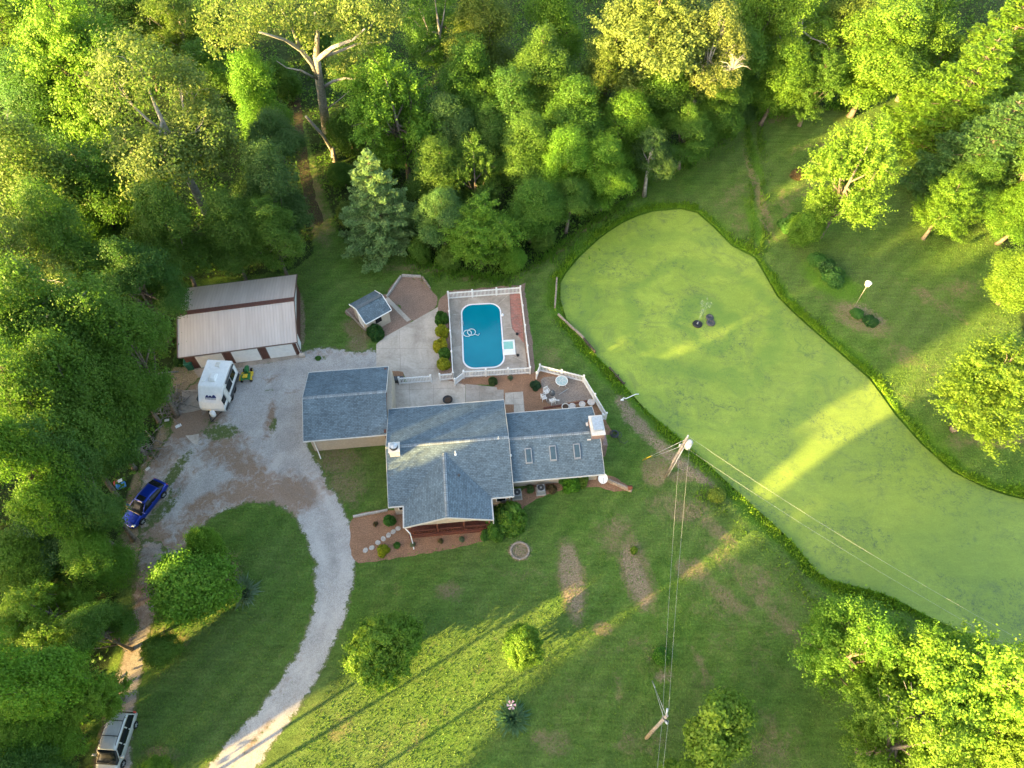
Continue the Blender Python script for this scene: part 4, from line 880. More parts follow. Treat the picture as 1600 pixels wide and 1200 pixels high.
# house --------------------------------------------------
HF = Frame((-11.04, 30.18), R(5.45)); bpy.context.view_layer.update()
house = empty('house', (0, 0, 0), 0, 'L shaped single storey house with blue grey shingle roofs, garage wing and front porch', 'house')
EZ, RZ = 2.75, 4.35
sh = M['shingle']
GR = (-7.7, -.08, 2.28, 9.85); GM = (GR[2] + GR[3]) / 2
WR = (10.80, 18.95, -3.5, 3.48)
part(lambda m: (slab_roof(m, HF, 0, 10.78, 4.93, EZ, 0, RZ), slab_roof(m, HF, 0, 10.78, -4.92, EZ, 0, RZ)), 'main_roof', sh, house)
def front(m):
    zr = 4.05; aL, aM, aR = 1.32, 5.02, 8.78; bF = -6.95
    for a0, sg in ((aL, 1), (aR, -1)):
        bb = -4.92; L = math.hypot(aM - a0, zr - EZ)
        # back edge runs up the main roof: valley from the eave to the ridge meeting point
        bk = -4.92 * (1 - (zr - EZ) / (RZ - EZ)) + .0
        e = .03
        p = [HF.w(a0, bF, EZ + e), HF.w(aM, bF, zr + e), HF.w(aM, bk + .1, zr + e), HF.w(a0, bb + .1, EZ + e)]
        uv = [(bF, 0), (bF, L), (bk, L), (bb, 0)]
        if sg > 0: p = p[::-1]; uv = uv[::-1]
        p = p[::-1]; uv = uv[::-1]
        m.face(p, uv); q = [v - Vector((0, 0, .12)) for v in p]; m.face(q[::-1])
        for i in range(4): m.face([p[i], q[i], q[(i + 1) % 4], p[(i + 1) % 4]])
part(front, 'porch_roof', sh, house)
part(lambda m: (slab_roof(m, HF, *WR[:2], WR[3], 2.62, 0, 4.0), slab_roof(m, HF, *WR[:2], WR[2], 2.62, 0, 4.0)), 'wing_roof', sh, house)
part(lambda m: (slab_roof(m, HF, GR[0], GR[1], GR[3], EZ, GM, 4.1), slab_roof(m, HF, GR[0], GR[1], GR[2], EZ, GM, 4.1)), 'garage_roof', sh, house)
def caps(m):
    def run(A, B):
        n = int((B - A).length / .30); d = (B - A).normalized(); s = Vector((-d.y, d.x, 0))
        for i in range(n):
            p = A + (B - A) * (i / n); q = A + (B - A) * ((i + 1.12) / n); lift = Vector((0, 0, .035)); lo = Vector((0, 0, -.05))
            j = (i * 7 % 5) * .004
            m.face([p - s * .17 + lo, q - s * .17 + lo + lift * .3, q + lift * (1 + j), p + lift * .6], [(i * .4, 0), (i * .4 + .3, 0), (i * .4 + .3, .17), (i * .4, .17)])
            m.face([p + lift * .6, q + lift * (1 + j), q + s * .17 + lo + lift * .3, p + s * .17 + lo], [(i * .4, 0), (i * .4 + .3, 0), (i * .4 + .3, .17), (i * .4, .17)])
    run(*w_)
for w_ in ((HF.w(0, 0, RZ + .02), HF.w(10.75, 0, RZ + .02)), (HF.w(10.8, 0, 4.03), HF.w(18.9, 0, 4.03)), (HF.w(GR[0], GM, 4.13), HF.w(GR[1], GM, 4.13)), (HF.w(5.02, -6.9, 4.10), HF.w(5.02, -.98, 4.10))): part(caps, 'ridge_cap', M['ridgecap'], house)
def walls(m):
    fbox(m, HF, .3, 10.5, -4.5, 4.5, 0, EZ - .02); fbox(m, HF, 10.5, 18.6, -2.75, 3.1, 0, 2.6); fbox(m, HF, -7.3, .3, 2.7, 9.45, 0, EZ - .03)
    gable_wall(m, HF, .2, -4.4, 4.4, EZ - .05, EZ + .05, RZ - .2); gable_wall(m, HF, 10.6, -4.4, 4.4, EZ - .05, EZ + .05, RZ - .2); gable_wall(m, HF, 18.5, -3.0, 3.0, 2.55, 2.65, 3.8)
    gable_wall(m, HF, -7.35, 2.8, 9.4, EZ - .05, EZ + .05, 3.9); gable_wall(m, HF, -.5, 2.8, 9.4, EZ - .05, EZ + .05, 3.9)
part(walls, 'wall', M['siding'], house)
part(lambda m: (fbox(m, HF, -.42, -.2, 2.4, 9.6, 0, 2.9), ), 'brick_wall', M['brownwall'], house)
for a0, a1, b, z in ((0, 10.78, 4.99, EZ - .03), (0, 1.35, -4.98, EZ - .03), (8.75, 10.78, -4.98, EZ - .03), (*WR[:2], WR[3] + .06, 2.58), (*WR[:2], WR[2] - .06, 2.58), (*GR[:2], GR[3] + .06, EZ - .03), (*GR[:2], GR[2] - .06, EZ - .03)):
    part(lambda m: fbox(m, HF, a0 - .03, a1 + .03, b - .05, b + .05, z - .10, z - .01), 'gutter', M['trim'], house)
for a in (1.26, 8.84): part(lambda m: fbox(m, HF, a - .06, a + .06, -6.97, -5.04, EZ - .13, EZ + .0), 'gutter', M['trim'], house)
for q0, q1, wq, hq in (((-.02, 4.95, EZ - .06), (-.02, 0, RZ - .06), .06, .2), ((-.02, -4.95, EZ - .06), (-.02, 0, RZ - .06), .06, .2), ((10.8, 4.95, EZ - .06), (10.8, 0, RZ - .06), .06, .2), ((10.8, -4.95, EZ - .06), (10.8, 0, RZ - .06), .06, .2),
        ((18.98, 3.5, 2.55), (18.98, 0, 3.94), .06, .2), ((18.98, -3.5, 2.55), (18.98, 0, 3.94), .06, .2), ((-7.73, GR[3], EZ - .07), (-7.73, GM, 4.02), .06, .2), ((-7.73, GR[2], EZ - .07), (-7.73, GM, 4.02), .06, .2),
        ((-.03, GR[3], EZ - .07), (-.03, GM, 4.02), .1, .2), ((1.3, -7.0, EZ - .05), (5.02, -7.0, 4.02), .08, .26), ((8.8, -7.0, EZ - .05), (5.02, -7.0, 4.02), .08, .26)):
    part(lambda m: fbar(m, HF, q0, q1, wq * .6, hq * .8), 'fascia', M['trim'], house)
def gabfill(m): m.loft([[HF.w(a, b, z) for a, z in ((1.6, EZ - .1), (8.5, EZ - .1), (5.02, 3.85))] for b in (-6.85, -6.75)])
part(gabfill, 'porch_gable', M['siding'], house)
# porch: deck, posts, beam, rails
part(lambda m: fbox(m, HF, 1.45, 8.9, -6.85, -4.5, .02, .42), 'porch_deck', M['redwood'], house)
part(lambda m: fbox(m, HF, 1.6, 8.6, -6.70, -6.50, 2.353, 2.62), 'porch_beam', M['redwood'], house)
for a in (1.7, 4.0, 6.3, 8.5): part(lambda m: fbox(m, HF, a - .08, a + .08, -6.66, -6.50, .42, 2.35), 'porch_post', M['redwood'], house)
for a0, a1 in ((1.8, 3.9), (4.1, 6.2), (6.4, 8.4)):
    def rail(m):
        fbox(m, HF, a0, a1, -6.78, -6.70, 1.25, 1.33); fbox(m, HF, a0, a1, -6.77, -6.71, .55, .62); n = 16
        for i in range(n): q = a0 + (a1 - a0) * (i + .5) / n; fbox(m, HF, q - .02, q + .02, -6.76, -6.72, .42, 1.25)
    part(rail, 'porch_railing', M['redwood'], house)
def dsp(L, r=.05): return lambda m: m.tube([HF.w(*p) for p in L], r, 6)
for L in ([(1.3, -6.9, 2.6), (1.75, -7.35, 2.3), (1.75, -7.45, .1), (1.8, -7.9, .06)], [(8.85, -6.9, 2.6), (8.85, -6.75, 2.3), (8.85, -6.72, .1)], [(-7.2, 2.25, 2.6), (-7.0, 2.65, 2.3), (-7.0, 2.6, .1), (-6.7, 1.8, .06)], [(10.7, -5.0, 2.6), (10.45, -4.6, 2.3), (10.45, -4.6, .1)], [(-.2, 2.9, 2.7), (-.15, 3.2, 2.5)]):
    part(dsp(L), 'downspout', M['white'], house)
# chimneys
def ch1(m): a, b = HF.l(615.5, 699, 5.0); fbox(m, HF, a - .42, a + .42, b - .42, b + .42, 3.9, 4.95); fbox(m, HF, a - .5, a + .5, b - .5, b + .5, 4.953, 5.03)
c1 = part(ch1, 'metal_chimney', M['offwhite'], house)
def fl(m): a, b = HF.l(615.5, 699, 5.0); c = HF.w(a, b); m.disc((c.x, c.y), .24, 5.03, 5.32, 16); m.disc((c.x, c.y), .34, 5.32, 5.38, 16); m.disc((c.x, c.y), .30, 5.38, 5.47, 16, 1, .3)
part(fl, 'flue_cap', M['steel'], c1)
def fc_(m): a, b = HF.l(615.5, 699, 5.0); c = HF.w(a, b); m.disc((c.x, c.y), .36, 5.032, 5.08, 16); m.disc((c.x, c.y), .27, 5.081, 5.31, 16)
part(fc_, 'flue_collar', M['darkgrey'], c1)
ca, cb = HF.l(933, 663, 4.7)
c2 = part(lambda m: (fbox(m, HF, ca - .55, ca + .55, cb - .95, cb + .95, 0, 4.45), fbox(m, HF, ca - .55, ca + 1.1, cb - .8, cb + .8, 0, 2.2)), 'brick_chimney', M['brick'], house)
part(lambda m: fbox(m, HF, ca - .62, ca + .62, cb - 1.02, cb + 1.02, 4.453, 4.56), 'chimney_crown', M['offwhite'], c2)
part(lambda m: fbox(m, HF, ca - .42, ca + .42, cb - .62, cb + .75, 4.563, 4.80), 'chimney_cap', M['steel'], c2)
part(lambda m: (fbox(m, HF, ca - .95, ca - .62, cb - 1.02, cb - .2, 3.62, 3.78), fbox(m, HF, ca - .80, ca - .62, cb - .2, cb + .9, 3.55, 3.66)), 'chimney_flashing', M['offwhite'], c2)
for (px, py) in ((826, 712.5), (864, 708.5), (901.5, 705.5)):
    a, b = HF.l(px, py, 3.45); sl = -(4.0 - 2.62) / 3.5; z = 4.0 + sl * abs(b)
    def fr(m, g=0):
        wd, ln = (.30, .62) if not g else (.22, .53); t0, t1 = (.02, .14) if not g else (.143, .16)
        P1 = [(a - wd, b - ln), (a + wd, b - ln), (a + wd, b + ln), (a - wd, b + ln)]
        zz = lambda bb: 4.0 + sl * abs(bb)
        m.loft([[HF.w(p, q, zz(q) + t) for p, q in P1] for t in (t0, t1)])
    f = part(fr, 'skylight', M['grey'], house); part(lambda m: fr(m, 1), 'skylight_pane', M['skyglass'], f)
def mr(a, b): return RZ - (RZ - EZ) * abs(b) / 4.92
for (px, py, r, h, mt) in ((712, 711, .06, .6, 'white'), (779, 689, .05, .35, 'offwhite'), (717, 741, .06, .10, 'darkgrey')):
    a, b = HF.l(px, py, 3.9); z = mr(a, b) if py < 735 else 3.75
    def vp(m):
        c = HF.w(a, b); m.disc((c.x, c.y), r, z - .1, z + h, 12); m.disc((c.x, c.y), r * 2.0, z - .08, z + .06, 12)
    part(vp, 'vent_pipe', M[mt], house)
a, b = HF.l(796.5, 710.5, 3.4); part(lambda m: fbox(m, HF, a - .07, a + .17, b - .22, b + .22, 3.0, 3.5), 'meter_box', M['white'], house)
# windows and doors on walls
def panel(a, b, w_, z0, z1, side, name, mat, par, t=.03):
    if side in 'ns': return part(lambda m: fbox(m, HF, a - w_ / 2, a + w_ / 2, b - t, b + t, z0, z1), name, mat, par)
    return part(lambda m: fbox(m, HF, a - t, a + t, b - w_ / 2, b + w_ / 2, z0, z1), name, mat, par)
for (a, b, w_, z0, z1, sd_) in [(.9 + .0, -4.5, .5, 1, 2.1, 's'), (3.0, -4.5, 1.5, 1, 2.1, 's'), (7.0, -4.5, 1.5, 1, 2.1, 's'), (9.7, -4.5, .9, 1, 2.1, 's'), (13, -2.75, 1.4, 1, 2.1, 's'), (16.5, -2.75, 1.4, 1, 2.1, 's'), (3, 4.5, 1.6, 1, 2.1, 'n'), (18.6, -1.5, 1.2, 1, 2.1, 'e')]:
    f = panel(a, b, w_, z0, z1, sd_, 'window', M['white'], house, .05); panel(a, b, w_ - .14, z0 + .07, z1 - .07, sd_, 'window_pane', M['darkglass'], f, .06)
d = panel(5.0, -4.5, .95, .43, 2.4, 's', 'front_door', M['brownwall'], house, .06)
d = panel(-7.3, 7.5, 2.6, .02, 2.2, 'w', 'garage_door', M['white'], house, .06)
panel(-7.3, 4.2, 2.6, .02, 2.2, 'w', 'garage_door', M['white'], house, .06)

# barn --------------------------------------------------
BF = Frame((-32.9, 41.25), R(9.7)); LA, WB = 11.55, 9.2; BE, BR = 2.5, 3.75
barn = empty('metal_barn', (0, 0, 0), 0, 'large pole barn with ribbed tan metal roof, brown walls and three white garage doors', 'barn')
part(lambda m: (slab_roof(m, BF, 0, LA, 0, BE, WB / 2, BR, .07), slab_roof(m, BF, 0, LA, WB, BE, WB / 2, BR, .07)), 'roof', M['tanmetal'], barn)
part(lambda m: (fbox(m, BF, .25, LA - .25, .35, WB - .35, 0, BE - .08), gable_wall(m, BF, .3, .4, WB - .4, BE - .1, BE, BR - .1), gable_wall(m, BF, LA - .42, .4, WB - .4, BE - .1, BE, BR - .1)), 'wall', M['brownwall'], barn)
def rcap(m):
    for s in (1, -1): fbar(m, BF, (0, WB / 2 + s * .12, BR + .0), (LA, WB / 2 + s * .12, BR + .0), .27, .06)
part(rcap, 'ridge_cap', M['brownwall'], barn)
def trim(m):
    for a in (-.03, LA + .03): fbar(m, BF, (a, -.02, BE - .03), (a, WB / 2, BR - .03), .08, .16); fbar(m, BF, (a, WB + .02, BE - .03), (a, WB / 2, BR - .03), .08, .16)
    fbox(m, BF, 0, LA, -.07, .0, BE - .13, BE - .02); fbox(m, BF, 0, LA, WB, WB + .07, BE - .13, BE - .02)
part(trim, 'roof_trim', M['browntrim'], barn)
part(lambda m: (fbox(m, BF, LA - .25, LA - .2, 2.6, WB - .5, 1.9, 2.35),), 'eave_band', M['white'], barn)
for i, a0 in enumerate((1.35, 4.85, 8.30)):
    def gd(m):
        for j in range(5): z0 = .04 + j * .42; fbox(m, BF, a0, a0 + 2.6, .30, .36, z0, z0 + .405)
    o = part(gd, 'garage_door', M['white'], barn)
    part(lambda m: (fbox(m, BF, a0 - .1, a0, .29, .36, 0, 2.20), fbox(m, BF, a0 + 2.6, a0 + 2.7, .29, .36, 0, 2.20), fbox(m, BF, a0 - .1, a0 + 2.7, .285, .36, 2.14, 2.22)), 'door_frame', M['browntrim'], o)
o = part(lambda m: fbox(m, BF, LA - .25, LA - .19, .9, 1.8, .05, 2.05), 'side_door', M['white'], barn)
part(dsp([(0, 0, 0)] * 2) if 0 else (lambda m: m.tube([BF.w(LA - .3, -.02, BE - .1), BF.w(LA - .2, .25, BE - .5), BF.w(LA - .2, .25, .1)], .05, 6)), 'downspout', M['white'], barn)
part(lambda m: fbox(m, BF, LA - .3, LA + .25, -.15, .25, 0, .35), 'door_step', M['concrete'], barn)

# shed --------------------------------------------------
p0, p1, p2 = G(543, 477, 2.2), G(580, 453, 2.2), G(571, 505, 2.2); p3 = G(611, 483, 2.2)
ang = math.atan2(p1.y - p0.y, p1.x - p0.x); SF = Frame(p2, math.atan2((p3 - p2).y, (p3 - p2).x)); SL = (p3 - p2).length; SW = 3.3
shed = empty('garden_shed', (0, 0, 0), 0, 'small tan garden shed with a blue grey shingle gable roof beside the play bed', 'shed')
part(lambda m: (slab_roof(m, SF, 0, SL, 0, 2.1, SW / 2, 2.95, .08), slab_roof(m, SF, 0, SL, SW, 2.1, SW / 2, 2.95, .08)), 'roof', M['shingle'], shed)
part(lambda m: (fbox(m, SF, .2, SL - .2, .25, SW - .25, 0, 2.1), gable_wall(m, SF, .2, .25, SW - .25, 2.05, 2.12, 2.8), gable_wall(m, SF, SL - .32, .25, SW - .25, 2.05, 2.12, 2.8)), 'wall', M['siding'], shed)
part(lambda m: (fbar(m, SF, (-.03, 0, 2.06), (-.03, SW / 2, 2.9), .07, .16), fbar(m, SF, (-.03, SW, 2.06), (-.03, SW / 2, 2.9), .07, .16), fbar(m, SF, (SL + .03, 0, 2.06), (SL + .03, SW / 2, 2.9), .07, .16), fbar(m, SF, (SL + .03, SW, 2.06), (SL + .03, SW / 2, 2.9), .07, .16), fbox(m, SF, 0, SL, -.06, 0, 1.98, 2.09)), 'roof_trim', M['white'], shed)
def scap(m):
    for s in (1, -1): fbar(m, SF, (0, SW / 2 + s * .08, 2.95), (SL, SW / 2 + s * .08, 2.95), .18, .05)
part(scap, 'ridge_cap', M['ridgecap'], shed)
part(lambda m: fbox(m, SF, .14, .2, 1.1, 2.1, .05, 1.9), 'door', M['white'], shed)
part(lambda m: fbox(m, SF, 1.2, 1.9, .2, .25, 1.0, 1.6), 'window', M['darkglass'], shed)

def simple(name, fn, mat, loc, label, cat, group=None, rz=0):
    mb = MB(); fn(mb); o = mb.build(name, M[mat]); o.location = loc; o.rotation_euler = (0, 0, rz); return tag(o, label, cat, group)
def kid(par, name, fn, mat):
    mb = MB(); fn(mb); return mb.build(name, M[mat], par)

# pool --------------------------------------------------
cs = [G(*p) for p in ((721, 477), (781, 475.5), (787.5, 574), (725.5, 576))]
pc = sum(cs, Vector()) / 4; pang = math.atan2((cs[1] - cs[0]).y, (cs[1] - cs[0]).x); PWd = ((cs[1] - cs[0]).length + (cs[3] - cs[2]).length) / 2; PL = ((cs[0] - cs[3]).length + (cs[1] - cs[2]).length) / 2
pang = math.atan2(-(cs[0] + cs[1] - cs[2] - cs[3]).x, (cs[0] + cs[1] - cs[2] - cs[3]).y)
pool = empty('swimming_pool', (pc.x, pc.y, 0), pang, 'rounded rectangular swimming pool with deep turquoise water', 'pool')
def rrect(w_, l_, r, n=8):
    P = []
    for (sx, sy, a0) in ((1, -1, -90), (1, 1, 0), (-1, 1, 90), (-1, -1, 180)):
        for i in range(n + 1): a = R(a0 + 90 * i / n); P.append((sx * (w_ / 2 - r) + r * math.cos(a), sy * (l_ / 2 - r) + r * math.sin(a)))
    return P
k = NT('pool_water', .12, .5); nn = k.noise(1.1, 3, .5, 1)
k.b.inputs['Transmission Weight'].default_value = 0
k.bump(nn, .25, .03); M['poolwater'] = k.col(k.ramp(k.noise(.3, 3, .5), [(.3, (.000, .165, .235)), (.7, (.002, .20, .275))]))
ro = rrect(PWd + .22, PL + .22, 1.25); ri = rrect(PWd - .05, PL - .05, 1.15)
kid(pool, 'coping', lambda m: [m.face([(*ro[i], .11), (*ro[(i + 1) % len(ro)], .11), (*ri[(i + 1) % len(ri)], .11), (*ri[i], .11)]) for i in range(len(ro))] + [m.face([(*ri[i], .11), (*ri[(i + 1) % len(ri)], .11), (*ri[(i + 1) % len(ri)], .0), (*ri[i], .0)]) for i in range(len(ro))] + [m.face([(*ro[i], .0), (*ro[(i + 1) % len(ri)], .0), (*ro[(i + 1) % len(ri)], .11), (*ro[i], .11)]) for i in range(len(ro))], 'white')
kid(pool, 'water', lambda m: m.face([(*p, .075) for p in rrect(PWd, PL, 1.15)]), 'poolwater')
# moulded steps
sc_ = G(795, 543.5); sl = Matrix.Rotation(-pang, 3, 'Z') @ (sc_ - pc)
k = NT('step_water', .15, .5); M['stepwater'] = k.col(k.ramp(k.noise(2, 3, .5), [(.3, (.20, .46, .40)), (.7, (.30, .55, .48))]))
st = kid(pool, 'entry_steps', lambda m: (m.box(sl.x - .66, sl.x + .66, sl.y + .78, sl.y + .98, 0, .13, .03), m.box(sl.x + .46, sl.x + .66, sl.y - .95, sl.y + .77, 0, .131, .03), m.box(sl.x - .66, sl.x + .45, sl.y - .95, sl.y - .45, 0, .129, .03), m.box(sl.x - .66, sl.x + .45, sl.y - .44, sl.y - .2, 0, .10, .02), m.box(sl.x - .68, sl.x - .52, sl.y - .19, sl.y + .77, 0, .128, .02)), 'white')
kid(st, 'step_water', lambda m: m.box(sl.x - .51, sl.x + .45, sl.y - .19, sl.y + .77, 0, .09), 'stepwater')
kid(pool, 'ladder_rail', lambda m: [m.tube([(-PWd / 2 - .3, y, .1), (-PWd / 2 - .25, y, .55), (-PWd / 2 + .05, y, .6), (-PWd / 2 + .12, y, .1)], .025, 6) for y in (1.4, 1.65)], 'steel')
hc = G(732, 522)
simple('pool_hose', lambda m: (m.torus((0, 0), .42, .045, 28, 6, .14), m.torus((.42, .12), .42, .045, 28, 6, .19), m.tube([(.5, -.25, .15), (.8, -.15, .14), (1.15, -.28, .13), (1.25, -.05, .13)], .04, 6), m.tube([(-.42, -.3, .15), (-.6, -.1, .16), (-.6, .3, .15)], .04, 6)), 'bluepool', (hc.x - .1, hc.y, 0), 'coiled pale hose floating at the left side of the turquoise pool', 'hose')
p = G(785, 493); simple('chlorine_dispenser', lambda m: (m.disc((0, 0), .16, .05, .12, 14), m.disc((0, 0), .1, .12, .24, 12)), 'white', p, 'small round white lid on the pool deck beside the water', 'lid')
for (px, py, lab) in ((808, 523, 'small dark potted tuft on the corner of the brick paving by the pool'), (809, 556, 'tiny dark drain cover on the deck right of the pool steps')):
    simple('deck_pot' if 'potted' in lab else 'drain_cover', lambda m: (m.disc((0, 0), .14, .05, .20, 12, 1, 1.1), m.disc((0, 0), .1, .20, .3, 8, 1, .5)), 'black', G(px, py), lab, 'pot' if 'potted' in lab else 'drain cover')

# fences --------------------------------------------------
def fence(name, pts, label, group, H_=1.15, seg=2.4, gate=None):
    g0 = Vector((*pts[0][:2], 0)); root = empty(name, g0, 0, label, 'fence', group)
    posts = []
    for i in range(len(pts) - 1):
        A = Vector((*pts[i][:2], 0)) - g0; B = Vector((*pts[i + 1][:2], 0)) - g0; n = max(1, round((B - A).length / seg))
        for j in range(n):
            P1, P2 = A.lerp(B, j / n), A.lerp(B, (j + 1) / n); d = (P2 - P1).normalized(); s = Vector((-d.y, d.x, 0)); L = (P2 - P1).length
            if not posts or (posts[-1] - P1).length > .2: posts.append(P1)
            posts.append(P2)
            Mx = Matrix(((d.x, s.x, 0, P1.x), (d.y, s.y, 0, P1.y), (0, 0, 1, 0), (0, 0, 0, 1))); mb = MB()
            mb.box(.06, L - .06, -.035, .035, .16, .26, 0, Mx); mb.box(.06, L - .06, -.035, .035, H_ - .22, H_ - .12, 0, Mx)
            q = int(L / .15)
            for t in range(q):
                x = .06 + (L - .12) * (t + .5) / q; mb.box(x - .033, x + .033, -.028, .028, .08, H_ - .04, 0, Mx)
            mb.build('panel', M['white'], root)
    for P_ in posts:
        mb = MB(); mb.box(P_.x - .065, P_.x + .065, P_.y - .065, P_.y + .065, 0, H_ + .05); mb.loft([[(P_.x + a * .09, P_.y + b * .09, H_ + .05) for a, b in ((-1, -1), (1, -1), (1, 1), (-1, 1))], [(P_.x + a * .09, P_.y + b * .09, H_ + .10) for a, b in ((-1, -1), (1, -1), (1, 1), (-1, 1))], [(P_.x + a * .02, P_.y + b * .02, H_ + .19) for a, b in ((-1, -1), (1, -1), (1, 1), (-1, 1))]]); mb.build('post', M['white'], root)
    return root
FG = 'white picket fences'
g = lambda x, y: tuple(G(x, y))[:2]
fence('picket_fence', [g(725, 590), g(828, 584), g(813, 459), g(701, 467.5), g(708.5, 593)], 'long white picket fence enclosing the pool deck on all sides', FG)
fence('picket_fence', [g(709, 593), g(688, 595)], 'shortest white picket fence piece, at the foot of the yellow pool hedge', FG)
fence('picket_fence', [g(674, 597), g(625, 600.5)], 'white picket fence piece between the plaza and the garage corner', FG)
fence('picket_fence', [g(838, 592), g(843, 580), g(911, 597), g(946, 655), g(940, 657)], 'bent white picket fence round the mulched patio by the pond', FG, 1.1)
fence('picket_gate', [g(725, 591), g(711, 602)], 'open white picket gate at the bottom left corner of the pool fence', FG, 1.1, 3)
o = bpy.data.objects['picket_gate']; o['category'] = 'gate'

# vehicles --------------------------------------------------
def ringc(x, w_, z0, z1, t=.12, top=.8, n=20, bot=.96):
    """cross-section at x: superellipse-like hull"""
    P = []
    for i in range(n):
        a = 2 * math.pi * i / n; c, s = math.cos(a), math.sin(a); e = .38
        yy = math.copysign(abs(c) ** e, c) * w_ / 2; zz = math.copysign(abs(s) ** e, s)
        f = (zz + 1) / 2; P.append((x, yy * ((1 - f) * bot + f * top), z0 + (z1 - z0) * f))
    return P
def interp(tab, x):
    for a, b in zip(tab, tab[1:]):
        if a[0] <= x <= b[0]: t = (x - a[0]) / (b[0] - a[0]); t_ = t * t * (3 - 2 * t); return [p + (q - p) * t_ for p, q in zip(a[1:], b[1:])]
    return list(tab[-1][1:]) if x > tab[0][0] else list(tab[0][1:])
def carbody(L, hull, n=46):
    m = MB(); R_ = []
    for i in range(n + 1):
        x = -L / 2 + L * i / n; w_, z0, z1, tp = interp(hull, x); R_.append(ringc(x, w_, z0, z1, top=tp))
    m.loft(R_, True, None, True); return m
def car_paint(name, c, metal=.5, rough=.28):
    k = NT(name, rough, .5); k.b.inputs['Metallic'].default_value = metal; k.b.inputs['Coat Weight'].default_value = .6
    return k.col(k.ramp(k.noise(2.5, 5, .7), [(.3, tuple(v * .88 for v in c)), (.7, tuple(min(1, v * 1.05) for v in c))]))
M['bluepaint'] = car_paint('blue_car_paint', (.006, .035, .34)); M['silverpaint'] = car_paint('silver_car_paint', (.50, .51, .50), .25, .35)
def wheels(car, xs, yw, r):
    for x in xs:
        for s in (1, -1):
            mb = MB(); mb.loft([[(x + q * math.cos(2 * math.pi * i / 20), s * y, r + q * math.sin(2 * math.pi * i / 20)) for i in range(20)] for y, q in ((yw - .22, r * .9), (yw - .19, r), (yw - .02, r), (yw + .015, r * .92), (yw + .015, r * .64), (yw - .03, r * .60))]); w_ = mb.build('wheel', M['rubber'], car)
            mb = MB(); y = s * (yw + .0); 
            for i in range(5):
                a = 2 * math.pi * i / 5; mb.box(-.035, .035, -.01, .01, .05, r * .62, 0, Matrix.Translation((x, y, r)) @ Matrix.Rotation(a, 4, 'Y'))
            mb.loft([[(x + q * math.cos(2 * math.pi * i / 16), y + s * t, r + q * math.sin(2 * math.pi * i / 16)) for i in range(16)] for t, q in ((-.02, .08), (.02, .07))]); mb.build('rim', M['steel'], w_)
def quad_strip(m, pts, th=.02):  # curved glass: list of (left, right) pairs
    up = Vector((0, 0, th)); n = len(pts)
    for i in range(n - 1):
        a, b = pts[i]; c, d = pts[i + 1]; m.face([Vector(a) + up, Vector(b) + up, Vector(d) + up, Vector(c) + up])
def make_car(name, label, base, rz, L, W_, hull, cab, paint, glassT, roofT, van=False):
    car = empty(name, base, rz, label, 'car' if not van else 'minivan')
    carbody(L, hull).build('body', M[paint], car)
    # greenhouse of dark glass and the painted roof panel on top of it
    n = 26; x0, x1 = cab[0][0], cab[-1][0]; m = MB(); RR = []
    for i in range(n + 1):
        x = x0 + (x1 - x0) * i / n; w_, zb, zt, wt = interp(cab, x); P_ = []
        for s in (1, -1):
            seq = [(w_ / 2, zb), (w_ / 2 - .02, zb + (zt - zb) * .35), (wt / 2 + .03, zb + (zt - zb) * .85), (wt / 2 - .06, zb + (zt - zb) * .98), (wt / 4, zt)]
            P_ += [(x, s * y, z) for y, z in (seq if s == 1 else seq[::-1])]
        RR.append(P_)
    m.loft(RR, True, None, True); m.build('windows', M['darkglass'], car)
    m = MB(); RR = []
    for i in range(17):
        x = roofT[0] + (roofT[1] - roofT[0]) * i / 16; w_, zb, zt, wt = interp(cab, x); e = .025; fr = min(i, 16 - i) / 2; sh_ = .0 if fr >= 1 else -.01
        RR.append([(x, y, z + e + sh_) for y, z in ((wt / 2 + .02, zb + (zt - zb) * .86), (wt / 2 - .05, zb + (zt - zb) * .985), (wt / 4, zt), (-wt / 4, zt), (-wt / 2 + .05, zb + (zt - zb) * .985), (-wt / 2 - .02, zb + (zt - zb) * .86))])
    m.loft(RR, True, None, True); m.build('roof', M[paint], car)
    # pillars
    for xs in glassT:
        for s in (1, -1):
            m = MB(); w_, zb, zt, wt = interp(cab, xs[0]); w2, zb2, zt2, wt2 = interp(cab, xs[1])
            A = Vector((xs[0], s * (w_ / 2 + .005), zb)); B = Vector((xs[1], s * (wt2 / 2 + .02), zb2 + (zt2 - zb2) * .88)); t = Vector((.05, 0, 0)); o_ = Vector((0, s * .03, 0))
            m.loft([[A - t - o_, A + t - o_, A + t + o_, A - t + o_], [B - t - o_, B + t - o_, B + t + o_, B - t + o_]]); m.build('pillar', M[paint], car)
    return car
# blue coupe: front towards the lower left
pf = G(206, 812, .5); pb = G(246, 762, .5); cc = (pf + pb) / 2; rz = math.atan2(pf.y - pb.y, pf.x - pb.x)
L = 4.7; hull = [(-2.35, 1.45, .42, .72, .90), (-2.2, 1.72, .30, .92, .86), (-1.4, 1.84, .22, .98, .84), (0, 1.84, .20, .96, .86), (1.2, 1.84, .22, .93, .84), (1.9, 1.76, .25, .80, .84), (2.25, 1.55, .32, .66, .86), (2.35, 1.35, .4, .58, .9)]
cab = [(-2.08, 1.36, .90, .97, 1.2), (-1.5, 1.60, .90, 1.24, 1.14), (-.5, 1.70, .90, 1.40, 1.14), (.1, 1.70, .90, 1.38, 1.16), (1.15, 1.60, .88, .93, 1.30)]
car = make_car('blue_car', 'low bright blue car with dark windows parked at the edge of the wood', (cc.x, cc.y, 0), rz, L, 1.84, hull, cab, 'bluepaint', [(-.25, -.35), (-1.8, -1.5), (.95, .2)], (-1.55, .22))
wheels(car, (1.42, -1.4), .90, .33)
